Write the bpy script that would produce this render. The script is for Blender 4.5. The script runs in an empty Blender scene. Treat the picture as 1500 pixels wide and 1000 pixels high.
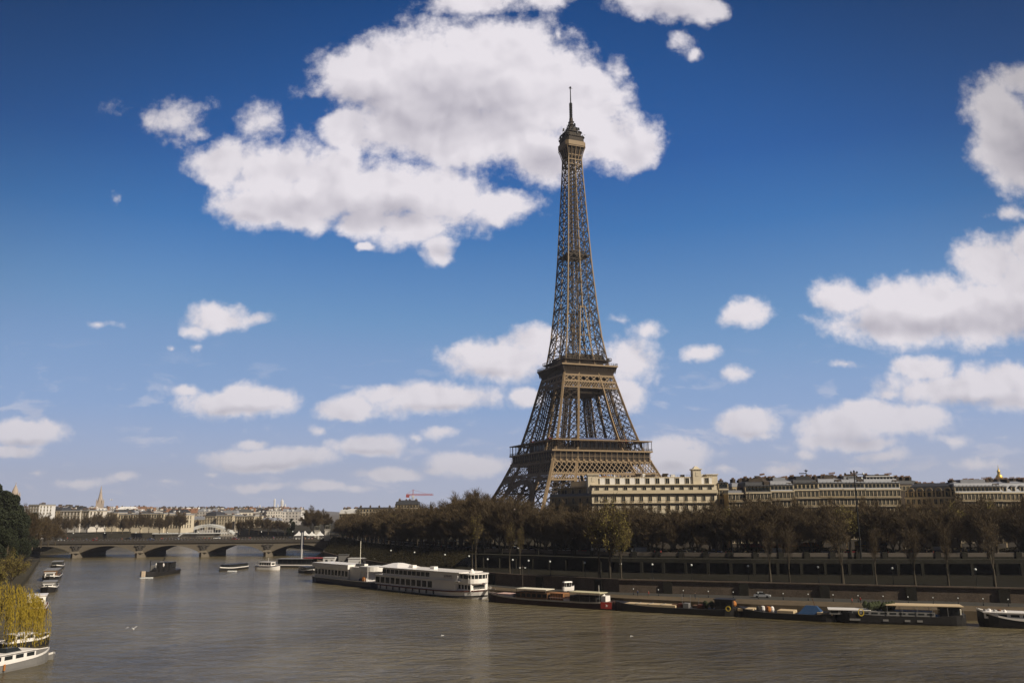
import bpy, bmesh, math, random
from mathutils import Vector, Matrix, noise
R = math.radians
S = bpy.context.scene
C = S.collection
# ---------------------------------------------------------------- camera
F, PITCH, ROLL, CAMZ = 1250.0, R(11.25), R(0.45), 26.5
cam = bpy.data.objects.new('camera', bpy.data.cameras.new('camera'))
C.objects.link(cam)
cam.data.sensor_width = 36.0
cam.data.lens = 36.0 * F / 1500.0
cam.data.clip_start = 0.5
cam.data.clip_end = 30000
cam.location = (0, 0, CAMZ)
cam.matrix_world = Matrix.Translation((0, 0, CAMZ)) @ Matrix.Rotation(PITCH, 4, 'X') @ Matrix.Rotation(R(90), 4, 'X') @ Matrix.Rotation(-ROLL, 4, 'Z')
S.camera = cam
def unroll(u, v):
    u -= 750.0; v = 500.0 - v
    return (u*math.cos(ROLL) + v*math.sin(ROLL)) / F, (-u*math.sin(ROLL) + v*math.cos(ROLL)) / F
def ray(u, v):                       # photo pixel -> direction with y = 1
    a, b = unroll(u, v)
    y = math.cos(PITCH) - b*math.sin(PITCH)
    return a / y, (math.sin(PITCH) + b*math.cos(PITCH)) / y
def at(u, v, Y):                     # point at depth Y seen at photo pixel
    a, b = ray(u, v)
    return Vector((a*Y, Y, CAMZ + b*Y))
def gp(u, v, z):                     # point at height z
    a, b = ray(u, v)
    Y = (z - CAMZ) / b
    return Vector((a*Y, Y, z))
# ---------------------------------------------------------------- light
SUN_AZ, SUN_EL = R(126), R(38)       # azimuth clockwise from +Y (the view)
SUNV = Vector((math.sin(SUN_AZ)*math.cos(SUN_EL), math.cos(SUN_AZ)*math.cos(SUN_EL), math.sin(SUN_EL)))
sun = bpy.data.objects.new('sun', bpy.data.lights.new('sun', 'SUN'))
C.objects.link(sun)
sun.data.energy = 4.9
sun.data.angle = R(0.5)
sun.data.color = (1.0, 0.90, 0.74)
sun.rotation_euler = SUNV.to_track_quat('Z', 'Y').to_euler()
S.view_settings.view_transform = 'Standard'
S.view_settings.look = 'None'
S.view_settings.exposure = 0.0
S.view_settings.gamma = 1.0
S.cycles.use_denoising = True
S.cycles.max_bounces = 5
S.cycles.diffuse_bounces = 2
S.cycles.glossy_bounces = 3
S.cycles.transparent_max_bounces = 8
S.cycles.volume_bounces = 0
S.cycles.sample_clamp_indirect = 4.0

class NT:
    """small node-tree writer"""
    def __init__(s, nt): s.t = nt
    def n(s, typ, **kw):
        nd = s.t.nodes.new(typ)
        for k, v in kw.items(): setattr(nd, k, v)
        return nd
    def put(s, sock, v):
        if isinstance(v, bpy.types.NodeSocket): s.t.links.new(v, sock)
        elif v is not None: sock.default_value = v
    def m(s, op, a, b=None, c=None, clamp=False):
        nd = s.n('ShaderNodeMath', operation=op); nd.use_clamp = clamp
        s.put(nd.inputs[0], a)
        if b is not None: s.put(nd.inputs[1], b)
        if c is not None: s.put(nd.inputs[2], c)
        return nd.outputs[0]
    def v(s, op, a, b=None, c=None):
        nd = s.n('ShaderNodeVectorMath', operation=op)
        s.put(nd.inputs[0], a)
        if b is not None: s.put(nd.inputs[1], b)
        if c is not None: s.put(nd.inputs[2], c)
        return nd.outputs['Value'] if op in ('LENGTH', 'DOT_PRODUCT') else nd.outputs['Vector']
    def mix(s, f, a, b, mode='MIX'):
        nd = s.n('ShaderNodeMix', data_type='RGBA', blend_type=mode)
        s.put(nd.inputs['Factor'], f); s.put(nd.inputs['A'], a); s.put(nd.inputs['B'], b)
        return [o for o in nd.outputs if o.type == 'RGBA'][0]
    def noise(s, vec, scale, detail=4, rough=0.5, dist=0.0):
        nd = s.n('ShaderNodeTexNoise')
        s.put(nd.inputs['Vector'], vec); nd.inputs['Scale'].default_value = scale
        nd.inputs['Detail'].default_value = detail; nd.inputs['Roughness'].default_value = rough
        nd.inputs['Distortion'].default_value = dist
        return nd.outputs['Fac']
    def ramp(s, f, lo, hi, a=0.0, b=1.0, smooth=True):
        nd = s.n('ShaderNodeMapRange'); nd.interpolation_type = 'SMOOTHSTEP' if smooth else 'LINEAR'
        s.put(nd.inputs['Value'], f)
        for k, v_ in zip(('From Min', 'From Max', 'To Min', 'To Max'), (lo, hi, a, b)): s.put(nd.inputs[k], v_)
        return nd.outputs['Result']

# ---------------------------------------------------------------- sky: Sky Texture, graded, with cumulus
CLOUDS = [  # photo x, y, radii, strength
 (640,125,160,90,1),(560,95,80,50,1),(700,70,75,58,1),(775,130,115,90,1),(860,150,65,68,1),(903,105,20,30,.65),(925,215,52,38,1),
 (880,200,70,52,1),(795,238,50,42,1),(700,200,125,62,1),(620,180,110,60,1),(515,115,48,48,1),(508,188,38,30,1),
 (325,240,58,38,1),(400,255,90,55,1),(480,270,100,60,1),(560,278,90,58,1),(640,285,95,55,1),(730,300,65,26,.9),(375,302,70,36,1),
 (605,330,65,32,1),(642,357,30,28,1),(535,322,50,24,1),(440,318,60,18,.8),
 (378,178,40,30,.56),(240,172,62,36,.47),(285,195,28,14,.5),(465,132,36,20,.5),(535,357,16,8,.6),(180,288,14,14,.3),
 (700,2,85,22,.9),(800,0,45,20,.7),(975,2,90,30,1),(1035,8,35,22,.9),(1000,60,26,20,.5),(1020,74,14,12,.6),(820,55,10,18,.5),
 (1470,160,62,55,1),(1480,225,62,62,1),(1500,118,50,30,1),(1500,250,35,28,1),(1475,314,38,13,.5),
 (1452,388,55,46,1),(1350,440,145,42,1),(1440,450,120,52,1),(1240,442,52,30,.95),(1300,470,95,35,1),(1512,366,52,28,1),(1500,420,80,60,1),
 (1400,572,125,28,.95),(1470,560,90,30,.95),(1352,540,42,22,.9),(1500,585,70,22,.9),(1300,580,40,14,.6),
 (1225,625,65,30,.95),(1320,615,85,25,.9),(1275,602,50,18,.9),(1205,646,42,14,.8),(1260,650,60,10,.7),
 (1095,620,54,22,.9),(1090,460,46,24,.7),(1030,515,30,16,.72),(1085,550,22,12,.55),(1240,538,24,10,.6),(1120,635,30,10,.6),
 (980,668,62,32,.95),(1000,650,25,18,.8),(730,525,90,34,1),(790,500,50,24,.9),(915,522,55,40,.85),(945,480,40,18,.5),(905,465,26,10,.4),(905,582,38,28,.8),
 (640,586,105,26,1),(565,580,40,16,.8),(775,582,36,18,.8),(510,601,46,18,.95),(352,588,86,24,1),(275,567,36,11,.6),(330,592,60,14,.9),
 (540,651,68,16,1),(395,669,112,17,1),(366,647,28,8,.7),(648,635,30,11,.75),(615,643,18,8,.5),(465,630,20,9,.6),
 (572,693,58,11,.8),(700,680,66,17,.9),(655,686,40,8,.6),(322,466,58,24,.85),(378,463,34,14,.6),(285,484,28,14,.75),(246,508,12,9,.5),(285,505,18,8,.4),
 (35,632,62,22,1),(15,660,50,11,.9),(70,630,24,16,.9),(55,690,30,7,.4),
 (120,702,40,8,.6),(180,700,26,7,.5),(385,709,62,9,.7),(480,712,44,8,.7),(245,708,30,7,.5),(310,690,20,6,.4),(520,716,30,7,.6),
 (1140,684,36,11,.7),(1298,668,50,11,.7),(1400,647,36,10,.5),(1180,665,20,7,.4),(1240,700,60,8,.5),(1060,685,40,8,.5),(145,474,30,8,.4),(1440,680,60,10,.5),
]
SHADES = [  # the grey undersides and thick hearts of the clouds
 (650,165,190,75,1),(540,150,90,40,.8),(800,240,60,30,.6),(440,300,130,28,.8),(560,310,120,28,.8),(650,365,40,16,.7),(360,320,60,20,.6),
 (1490,210,60,80,.8),(1400,470,150,24,.9),(1290,480,80,20,.8),(1480,470,90,40,.9),(1430,590,110,14,.7),(1250,645,90,14,.6),
 (720,545,70,12,.7),(650,600,90,9,.6),(350,601,80,9,.6),(400,678,100,7,.5),(1095,632,45,8,.5),(35,648,60,8,.6),(540,659,55,6,.5),(980,685,50,10,.5),
 (930,225,30,25,.3),(970,16,70,14,.5),
]
def build_world():
    w = bpy.data.worlds.new('World'); S.world = w; w.use_nodes = True
    w.cycles.sampling_method = 'MANUAL'; w.cycles.sample_map_resolution = 512
    t = NT(w.node_tree); w.node_tree.nodes.clear()
    sky = t.n('ShaderNodeTexSky', sky_type='NISHITA')
    sky.sun_disc = False
    sky.sun_elevation = SUN_EL
    sky.sun_rotation = SUN_AZ
    sky.air_density = 1.0; sky.dust_density = 0.3; sky.ozone_density = 2.0
    dirv = t.n('ShaderNodeTexCoord').outputs['Generated']
    sx = t.n('ShaderNodeSeparateXYZ'); t.put(sx.inputs[0], dirv)
    y = t.m('MAXIMUM', t.m('ABSOLUTE', sx.outputs['Y']), 0.02)
    cx = t.n('ShaderNodeCombineXYZ')
    t.put(cx.inputs[0], t.m('DIVIDE', sx.outputs['X'], y)); t.put(cx.inputs[1], t.m('DIVIDE', sx.outputs['Z'], y))
    p0 = cx.outputs[0]
    # grade: deeper and more saturated towards the zenith, as the picture is printed
    sp = t.n('ShaderNodeSeparateXYZ'); t.put(sp.inputs[0], t.v('MULTIPLY', sky.outputs[0], (0.1, 0.1, 0.1)))
    gr = t.n('ShaderNodeCombineXYZ')
    for i, (pw, k, top) in enumerate(((2.8, 11.0, 0.32), (2.05, 2.7, 0.38), (1.6, 1.65, 0.60))):
        t.put(gr.inputs[i], t.m('SMOOTH_MIN', t.m('MULTIPLY', t.m('POWER', sp.outputs[i], pw), k), top, 0.1))
    base = t.mix(t.ramp(sx.outputs['Z'], -0.03, 0.10), (*HZC, 1), gr.outputs[0])
    cr = t.n('ShaderNodeValToRGB'); e = cr.color_ramp; t.put(cr.inputs[0], sx.outputs['Z'])
    for k, (z, c) in enumerate(((0.0, (.50, .54, .68)), (.037, (.45, .52, .71)), (.116, (.255, .405, .68)), (.218, (.135, .295, .56)), (.317, (.042, .178, .46)), (.39, (.017, .112, .37)), (.545, (.001, .054, .21)), (.9, (.005, .03, .13)))):
        el_ = e.elements[k] if k < 2 else e.elements.new(z)
        el_.position = z; el_.color = (*c, 1)
    tint = t.mix(0.88, base, cr.outputs[0])
    el = sx.outputs['Z']
    # domain warp
    wn = t.n('ShaderNodeTexNoise'); t.put(wn.inputs['Vector'], p0); wn.inputs['Scale'].default_value = 9; wn.inputs['Detail'].default_value = 5
    wn.inputs['Roughness'].default_value = 0.6
    wv = t.v('SUBTRACT', wn.outputs['Color'], (0.5, 0.5, 0.5))
    p = t.v('MULTIPLY_ADD', wv, (0.05, 0.035, 0.0), p0)
    u = None
    for (a, b, ra, rb, s) in CLOUDS:
        c = ray(a, b); e1 = ray(a + ra, b); e2 = ray(a, b + rb)
        r1 = 1.08*abs(e1[0] - c[0]); r2 = 1.12*abs(e2[1] - c[1])
        q = t.v('MULTIPLY_ADD', p, (1/r1, 1/r2, 0.0), (-c[0]/r1, -c[1]/r2, 0.0))
        d = t.m('MULTIPLY_ADD', t.v('LENGTH', q), -s, s - 0.3*(1 - s))
        u = d if u is None else t.m('SMOOTH_MAX', u, d, 0.12)
    n1 = t.noise(p0, 13, 9, 0.58, 0.25)
    n1b = t.noise(t.v('ADD', p0, (0.012, 0.016, 0)), 13, 9, 0.58, 0.25)
    n2 = t.noise(p0, 46, 6, 0.62)
    amt = t.m('MULTIPLY_ADD', n1, 1.0, -0.46)
    fine = t.m('MULTIPLY_ADD', n2, 0.55, -0.275)
    def billow(v, sc):
        nd = t.n('ShaderNodeTexVoronoi', feature='SMOOTH_F1'); t.put(nd.inputs['Vector'], v); nd.inputs['Scale'].default_value = sc
        nd.inputs['Detail'].default_value = 2.0; nd.inputs['Roughness'].default_value = 0.55; nd.inputs['Smoothness'].default_value = 0.6
        return nd.outputs['Distance']
    b0 = billow(p, 17.0); b1 = billow(t.v('ADD', p, (0.010, 0.014, 0)), 17.0)
    vl = t.m('SUBTRACT', b1, b0)
    u = t.m('ADD', u, t.m('MULTIPLY_ADD', b0, -0.42, 0.36))
    dens = t.m('ADD', t.m('ADD', u, t.m('MULTIPLY_ADD', t.noise(p0, 130, 4, 0.6), 0.3, -0.15)), t.m('ADD', amt, fine))
    front = t.ramp(sx.outputs['Y'], 0.0, 0.05)
    alpha = t.m('MULTIPLY', t.ramp(dens, -0.09, 0.46), front)
    # scattered small thin clouds low over the horizon
    lowv = t.v('MULTIPLY', p, (1.0, 3.4, 1.0))
    ln = t.noise(lowv, 15, 5, 0.55, 0.3)
    la = t.m('MULTIPLY', t.ramp(ln, 0.54, 0.68, 0.0, 0.36), t.m('MULTIPLY', t.ramp(sx.outputs['Z'], 0.0, 0.03), t.m('SUBTRACT', 1.0, t.ramp(sx.outputs['Z'], 0.09, 0.20))))
    alpha = t.m('MAXIMUM', alpha, t.m('MULTIPLY', la, front))
    # clouds elsewhere in the sky (behind and beside the view), light the scene and the river
    hi = t.m('MAXIMUM', sx.outputs['Z'], 0.03)
    cp = t.n('ShaderNodeCombineXYZ'); t.put(cp.inputs[0], t.m('DIVIDE', sx.outputs['X'], hi)); t.put(cp.inputs[1], t.m('DIVIDE', sx.outputs['Y'], hi))
    nb = t.noise(cp.outputs[0], 0.8, 7, 0.55, 0.2)
    back = t.m('SUBTRACT', 1.0, t.ramp(sx.outputs['Y'], 0.45, 0.62))
    alpha2 = t.m('MULTIPLY', t.m('MULTIPLY', t.ramp(nb, 0.53, 0.66), back), t.ramp(sx.outputs['Z'], 0.02, 0.15))
    alpha2 = t.m('MULTIPLY', alpha2, 0.8)
    # self shading: thick low parts grey, rims facing the sun white
    th = None
    for (a, b, ra, rb, s) in SHADES:
        c = ray(a, b); e1 = ray(a + ra, b); e2 = ray(a, b + rb)
        r1 = abs(e1[0] - c[0]); r2 = abs(e2[1] - c[1])
        q = t.v('MULTIPLY_ADD', p, (1/r1, 1/r2, 0.0), (-c[0]/r1, -c[1]/r2, 0.0))
        d = t.m('MULTIPLY_ADD', t.v('LENGTH', q), -s, s)
        th = d if th is None else t.m('SMOOTH_MAX', th, d, 0.2)
    thick = t.ramp(t.m('MULTIPLY_ADD', t.m('SUBTRACT', t.noise(p0, 7, 4, 0.5), 0.5), 0.7, th), -0.1, 0.75)
    lit = t.m('SUBTRACT', n1, n1b)
    sh = t.m('MULTIPLY_ADD', lit, 0.55, t.m('ADD', t.m('MULTIPLY', thick, -0.62), t.m('MULTIPLY', vl, 0.55)))
    sh = t.m('ADD', sh, 0.98)
    sh = t.m('MINIMUM', t.m('MAXIMUM', sh, 0.0), 1.0)
    ccol = t.mix(sh, (*CL_D, 1), (*CL_W, 1))
    hz = t.ramp(el, 0.0, 0.22)
    ccol = t.mix(hz, t.mix(0.15, ccol, (*HZC, 1)), ccol)
    col = t.mix(t.m('MULTIPLY', alpha, t.ramp(el, -0.01, 0.14, 0.85, 1.0)), tint, ccol)
    col = t.mix(alpha2, col, (*CL_W, 1))
    deep = t.ramp(t.m('MULTIPLY_ADD', t.m('ABSOLUTE', sx.outputs['X']), 0.9, sx.outputs['Z']), 0.58, 1.0, 1.0, 0.5)
    col = t.v('MULTIPLY', col, t.v('ADD', (0, 0, 0), deep))
    col = t.v('MULTIPLY', col, t.v('ADD', (0, 0, 0), t.ramp(t.v('DOT_PRODUCT', dirv, (0.35, 0.94, 0.0)), -0.2, 0.55, 0.16, 1.0)))  # unseen sky behind and left of the view dimmed to lower the ambient light
    bg = t.n('ShaderNodeBackground'); t.put(bg.inputs['Color'], col); bg.inputs['Strength'].default_value = 1.0
    out = t.n('ShaderNodeOutputWorld'); t.put(out.inputs['Surface'], bg.outputs[0])
SKYG = 1.0; SKYT = (1, 1, 1)
CL_W = (0.82, 0.78, 0.83); CL_D = (0.43, 0.41, 0.48); HZC = (0.45, 0.50, 0.66)
build_world()
# ---------------------------------------------------------------- materials
MATS = {}
def mat(name, col, rough=0.8, metal=0.0, var=0.25, scale=0.6, bump=0.0, bscale=3.0, spec=0.3, alpha=None, coat=0.0):
    if name in MATS: return MATS[name]
    m = bpy.data.materials.new(name); m.use_nodes = True
    t = NT(m.node_tree); b = m.node_tree.nodes['Principled BSDF']
    co = t.n('ShaderNodeTexCoord').outputs['Object']
    if var > 0:
        n = t.noise(co, scale, 6, 0.6)
        n2 = t.noise(co, scale*7, 4, 0.6)
        k = t.m('MULTIPLY_ADD', t.m('ADD', n, n2), var*2, 1 - var*2)
        c = t.v('MULTIPLY', (col[0], col[1], col[2]), t.v('ADD', (0, 0, 0), k))
        t.put(b.inputs['Base Color'], c)
    else: b.inputs['Base Color'].default_value = (*col, 1)
    b.inputs['Roughness'].default_value = rough
    b.inputs['Metallic'].default_value = metal
    b.inputs['Specular IOR Level'].default_value = spec
    b.inputs['Coat Weight'].default_value = coat
    if bump > 0:
        bn = t.n('ShaderNodeBump'); bn.inputs['Strength'].default_value = bump; bn.inputs['Distance'].default_value = 0.1
        t.put(bn.inputs['Height'], t.noise(co, bscale, 6, 0.6)); t.put(b.inputs['Normal'], bn.outputs[0])
    MATS[name] = m
    return m
def facade_mat(name, col, dark, bw, bh, rough=0.85, mortar=0.3):
    """far house wall: openings as a procedural pattern (only for houses a few pixels high)"""
    if name in MATS: return MATS[name]
    m = bpy.data.materials.new(name); m.use_nodes = True
    t = NT(m.node_tree); b = m.node_tree.nodes['Principled BSDF']
    co = t.n('ShaderNodeTexCoord').outputs['Object']
    s = t.n('ShaderNodeSeparateXYZ'); t.put(s.inputs[0], co)
    def band(v, per, duty, ph=0.0):
        f = t.m('FRACT', t.m('ADD', t.m('DIVIDE', v, per), ph))
        return t.m('LESS_THAN', f, duty)
    hor = t.m('MAXIMUM', band(s.outputs[0], bw, 0.38), 0)
    ver = band(s.outputs[2], bh, 0.55, 0.2)
    k = t.m('MULTIPLY', hor, ver)
    n = t.noise(co, 0.3, 4, 0.6)
    c = t.v('MULTIPLY', (*col[:3],), t.v('ADD', (0.55, 0.55, 0.55), t.m('MULTIPLY', n, 0.9)))
    t.put(b.inputs['Base Color'], t.mix(k, c, (*dark, 1)))
    b.inputs['Roughness'].default_value = rough
    MATS[name] = m
    return m
M_iron_shaded = mat('iron_paint_shaded', (0.048, 0.033, 0.021), 0.65, 0, 0.12, 0.15)  # same iron paint, darkened to carry the shade inside the open lattice
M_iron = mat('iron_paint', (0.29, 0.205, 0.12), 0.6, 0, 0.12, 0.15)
M_iron_deep_shade = mat('iron_paint_deep_shade', (0.045, 0.032, 0.021), 0.7, 0, 0.12, 0.2)  # same iron paint with the shade of niches and soffits put into its colour
M_glass = mat('window_glass', (0.022, 0.025, 0.026), 0.12, 0, 0.0, spec=0.3)
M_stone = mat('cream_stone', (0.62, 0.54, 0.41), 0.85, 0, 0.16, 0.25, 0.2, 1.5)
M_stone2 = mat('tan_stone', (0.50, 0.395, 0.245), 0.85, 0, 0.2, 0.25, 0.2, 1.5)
M_stone3 = mat('ochre_stone', (0.60, 0.43, 0.20), 0.85, 0, 0.2, 0.25, 0.2, 1.5)
M_white = mat('white_render', (0.72, 0.70, 0.68), 0.7, 0, 0.08, 0.4)
M_zinc = mat('zinc_roof', (0.25, 0.255, 0.28), 0.5, 0.0, 0.18, 0.5)
M_slate = mat('slate_roof', (0.045, 0.045, 0.05), 0.6, 0, 0.25, 0.6, 0.3, 4)
M_brick = mat('chimney_brick', (0.26, 0.15, 0.09), 0.9, 0, 0.3, 0.8)
M_party = mat('party_wall_render', (0.075, 0.058, 0.045), 0.9, 0, 0.3, 0.4)
M_iron_b = mat('black_ironwork', (0.02, 0.02, 0.02), 0.5, 0, 0)
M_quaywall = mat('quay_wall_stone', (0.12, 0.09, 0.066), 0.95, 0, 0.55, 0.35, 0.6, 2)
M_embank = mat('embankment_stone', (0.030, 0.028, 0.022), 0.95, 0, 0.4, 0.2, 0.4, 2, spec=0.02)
M_quay = mat('quay_paving', (0.115, 0.088, 0.058), 0.9, 0, 0.45, 0.06, 0.3, 3, spec=0.05)
M_asph = mat('asphalt', (0.05, 0.05, 0.052), 0.9, 0, 0.25, 0.2)
M_ground = mat('ground_gravel', (0.045, 0.039, 0.028), 0.95, 0, 0.35, 0.08, spec=0.03)
M_bark = mat('bark', (0.085, 0.065, 0.042), 0.95, 0, 0.3, 1.0)
M_twig = mat('brown_twigs', (0.088, 0.061, 0.031), 0.95, 0, 0.3, 0.5)
M_twig2 = mat('grey_brown_twigs', (0.105, 0.075, 0.040), 0.95, 0, 0.3, 0.5)
M_bud = mat('budding_leaves', (0.19, 0.155, 0.035), 0.9, 0, 0.3, 0.5)
M_willow = mat('willow_leaves', (0.30, 0.215, 0.02), 0.85, 0, 0.35, 0.6)
M_ever = mat('dark_evergreen_leaves', (0.028, 0.034, 0.016), 0.9, 0, 0.35, 0.5)
M_ivy = mat('ivy_leaves', (0.030, 0.025, 0.013), 0.95, 0, 0.4, 0.4, spec=0.03)
M_boatw = mat('white_boat_paint', (0.88, 0.83, 0.78), 0.4, 0, 0.07, 0.5, coat=0.2)
M_boatb = mat('dark_blue_hull_paint', (0.025, 0.03, 0.065), 0.4, 0, 0.15, 0.5, coat=0.2)
M_boatk = mat('black_hull_paint', (0.022, 0.020, 0.019), 0.5, 0, 0.25, 0.5)
M_boatg = mat('grey_boat_paint', (0.22, 0.21, 0.20), 0.5, 0, 0.15, 0.5)
M_boatr = mat('red_paint', (0.27, 0.03, 0.022), 0.5, 0, 0.15, 0.5)
M_rust = mat('rust_red_hull', (0.11, 0.035, 0.02), 0.7, 0, 0.3, 0.5)
M_orange = mat('orange_paint', (0.45, 0.17, 0.04), 0.6, 0, 0.15, 0.5)
M_blue = mat('blue_tarpaulin', (0.02, 0.055, 0.13), 0.7, 0, 0.2, 0.5)
M_tan = mat('tan_deck_boards', (0.55, 0.42, 0.26), 0.8, 0, 0.15, 0.6)
M_canvas = mat('cream_canvas', (0.80, 0.74, 0.60), 0.8, 0, 0.08, 0.6)
M_brown = mat('brown_wood', (0.16, 0.085, 0.04), 0.7, 0, 0.2, 0.6)
M_green = mat('green_leaves', (0.035, 0.042, 0.016), 0.9, 0, 0.4, 1.5)
M_crane = mat('crane_red_paint', (0.42, 0.10, 0.09), 0.5, 0, 0.1)
M_gold = mat('gilded_metal', (0.85, 0.56, 0.12), 0.35, 0.7, 0.2, 0.4)
M_yel = mat('yellow_paint', (0.70, 0.50, 0.06), 0.6, 0, 0.1)
M_pale = mat('pale_limestone', (0.66, 0.61, 0.55), 0.85, 0, 0.12, 0.05)
M_rubber = mat('black_rubber', (0.015, 0.015, 0.015), 0.8, 0, 0)
M_lamp = mat('lamp_glass', (0.80, 0.82, 0.78), 0.3, 0, 0)

# ---------------------------------------------------------------- mesh builder
class MB:
    def __init__(s): s.v = []; s.f = []; s.mi = []; s.cur = 0
    def poly(s, pts):
        i = len(s.v); s.v += [tuple(p) for p in pts]; s.f.append(tuple(range(i, i + len(pts)))); s.mi.append(s.cur)
    def box(s, cx, cy, cz, w, d, h, rz=0.0):
        """centre x,y; cz = bottom"""
        i = len(s.v); c, sn = math.cos(rz), math.sin(rz)
        for z in (cz, cz + h):
            for x, y in ((-w/2, -d/2), (w/2, -d/2), (w/2, d/2), (-w/2, d/2)):
                s.v.append((cx + c*x - sn*y, cy + sn*x + c*y, z))
        for f in ((0, 3, 2, 1), (4, 5, 6, 7), (0, 1, 5, 4), (1, 2, 6, 5), (2, 3, 7, 6), (3, 0, 4, 7)):
            s.f.append(tuple(i + k for k in f)); s.mi.append(s.cur)
        return s
    def beam(s, p, q, w, h=None, up=(0, 0, 1), caps=False):
        p = Vector(p); q = Vector(q); h = w if h is None else h
        d = (q - p)
        if d.length < 1e-6: return s
        d.normalize(); up = Vector(up)
        if abs(d.dot(up)) > 0.98: up = Vector((1, 0, 0)) if abs(d.x) < 0.9 else Vector((0, 1, 0))
        a = d.cross(up).normalized()*(w/2); b = a.cross(d).normalized()*(h/2)
        i = len(s.v)
        for o in (p, q):
            for t in (-a - b, a - b, a + b, -a + b): s.v.append(tuple(o + t))
        fs = [(0, 1, 5, 4), (1, 2, 6, 5), (2, 3, 7, 6), (3, 0, 4, 7)]
        if caps: fs += [(0, 3, 2, 1), (4, 5, 6, 7)]
        for f in fs: s.f.append(tuple(i + k for k in f)); s.mi.append(s.cur)
        return s
    def tube(s, pts, rad, n=6, cap=True):
        pts = [Vector(p) for p in pts]; rings = []
        for k, p in enumerate(pts):
            d = (pts[min(k + 1, len(pts) - 1)] - pts[max(k - 1, 0)]).normalized()
            up = Vector((0, 0, 1)) if abs(d.z) < 0.9 else Vector((1, 0, 0))
            a = d.cross(up).normalized(); b = a.cross(d)
            r = rad[k] if isinstance(rad, (list, tuple)) else rad
            i = len(s.v)
            for j in range(n):
                t = 2*math.pi*j/n
                s.v.append(tuple(p + a*(r*math.cos(t)) + b*(r*math.sin(t))))
            rings.append(i)
        for a_, b_ in zip(rings, rings[1:]):
            for j in range(n):
                s.f.append((a_ + j, a_ + (j + 1) % n, b_ + (j + 1) % n, b_ + j)); s.mi.append(s.cur)
        if cap:
            s.f.append(tuple(rings[0] + j for j in reversed(range(n)))); s.mi.append(s.cur)
            s.f.append(tuple(rings[-1] + j for j in range(n))); s.mi.append(s.cur)
        return s
    def lathe(s, prof, n=12, cx=0, cy=0, ph=0.0):
        rings = []
        for r, z in prof:
            i = len(s.v)
            for j in range(n):
                t = 2*math.pi*j/n + ph
                s.v.append((cx + r*math.cos(t), cy + r*math.sin(t), z))
            rings.append(i)
        for a_, b_ in zip(rings, rings[1:]):
            for j in range(n):
                s.f.append((a_ + j, a_ + (j + 1) % n, b_ + (j + 1) % n, b_ + j)); s.mi.append(s.cur)
        s.f.append(tuple(rings[-1] + j for j in range(n))); s.mi.append(s.cur)
        s.f.append(tuple(rings[0] + j for j in reversed(range(n)))); s.mi.append(s.cur)
        return s
    def prism(s, pts, z0, z1):
        """vertical prism on an XY outline; z may be a function of (x, y)"""
        n = len(pts); i = len(s.v)
        f0 = z0 if callable(z0) else (lambda x, y: z0); f1 = z1 if callable(z1) else (lambda x, y: z1)
        s.v += [(x, y, f0(x, y)) for x, y in pts] + [(x, y, f1(x, y)) for x, y in pts]
        s.f.append(tuple(i + k for k in reversed(range(n)))); s.mi.append(s.cur)
        s.f.append(tuple(i + n + k for k in range(n))); s.mi.append(s.cur)
        for k in range(n):
            s.f.append((i + k, i + (k + 1) % n, i + n + (k + 1) % n, i + n + k)); s.mi.append(s.cur)
        return s
    def frustum(s, x0, x1, y0, y1, z0, X0, X1, Y0, Y1, z1):
        i = len(s.v)
        s.v += [(x0, y0, z0), (x1, y0, z0), (x1, y1, z0), (x0, y1, z0), (X0, Y0, z1), (X1, Y0, z1), (X1, Y1, z1), (X0, Y1, z1)]
        for f in ((0, 3, 2, 1), (4, 5, 6, 7), (0, 1, 5, 4), (1, 2, 6, 5), (2, 3, 7, 6), (3, 0, 4, 7)):
            s.f.append(tuple(i + k for k in f)); s.mi.append(s.cur)
        return s
    def sheet(s, rows):
        """grid of points -> quads"""
        i = len(s.v); n = len(rows[0])
        for r in rows: s.v += [tuple(p) for p in r]
        for a in range(len(rows) - 1):
            for b in range(n - 1):
                s.f.append((i + a*n + b, i + a*n + b + 1, i + (a + 1)*n + b + 1, i + (a + 1)*n + b)); s.mi.append(s.cur)
        return s
    def mesh(s, name, mats, smooth=False):
        me = bpy.data.meshes.new(name); me.from_pydata(s.v, [], s.f)
        for m in (mats if isinstance(mats, (list, tuple)) else [mats]): me.materials.append(m)
        if any(s.mi): me.polygons.foreach_set('material_index', s.mi)
        if smooth: me.polygons.foreach_set('use_smooth', [True]*len(me.polygons))
        me.update()
        return me
    def build(s, name, mats, parent=None, smooth=False, loc=None):
        return link(name, s.mesh(name, mats, smooth), parent, loc)
def link(name, me, parent=None, loc=None, rz=0.0, sc=None):
    o = bpy.data.objects.new(name, me); C.objects.link(o)
    if parent: o.parent = parent
    if loc is not None: o.location = loc
    if rz: o.rotation_euler = (0, 0, rz)
    if sc is not None: o.scale = sc
    return o
def tag(o, label, cat, group=None, kind=None):
    if label: o['label'] = label
    if cat: o['category'] = cat
    if group: o['group'] = group
    if kind: o['kind'] = kind
    return o
def thing(name, label, cat, loc=(0, 0, 0), rz=0.0, group=None):
    o = bpy.data.objects.new(name, None); C.objects.link(o); o.empty_display_size = 0.5
    o.location = loc; o.rotation_euler = (0, 0, rz)
    return tag(o, label, cat, group)
KIDS = {}
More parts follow.
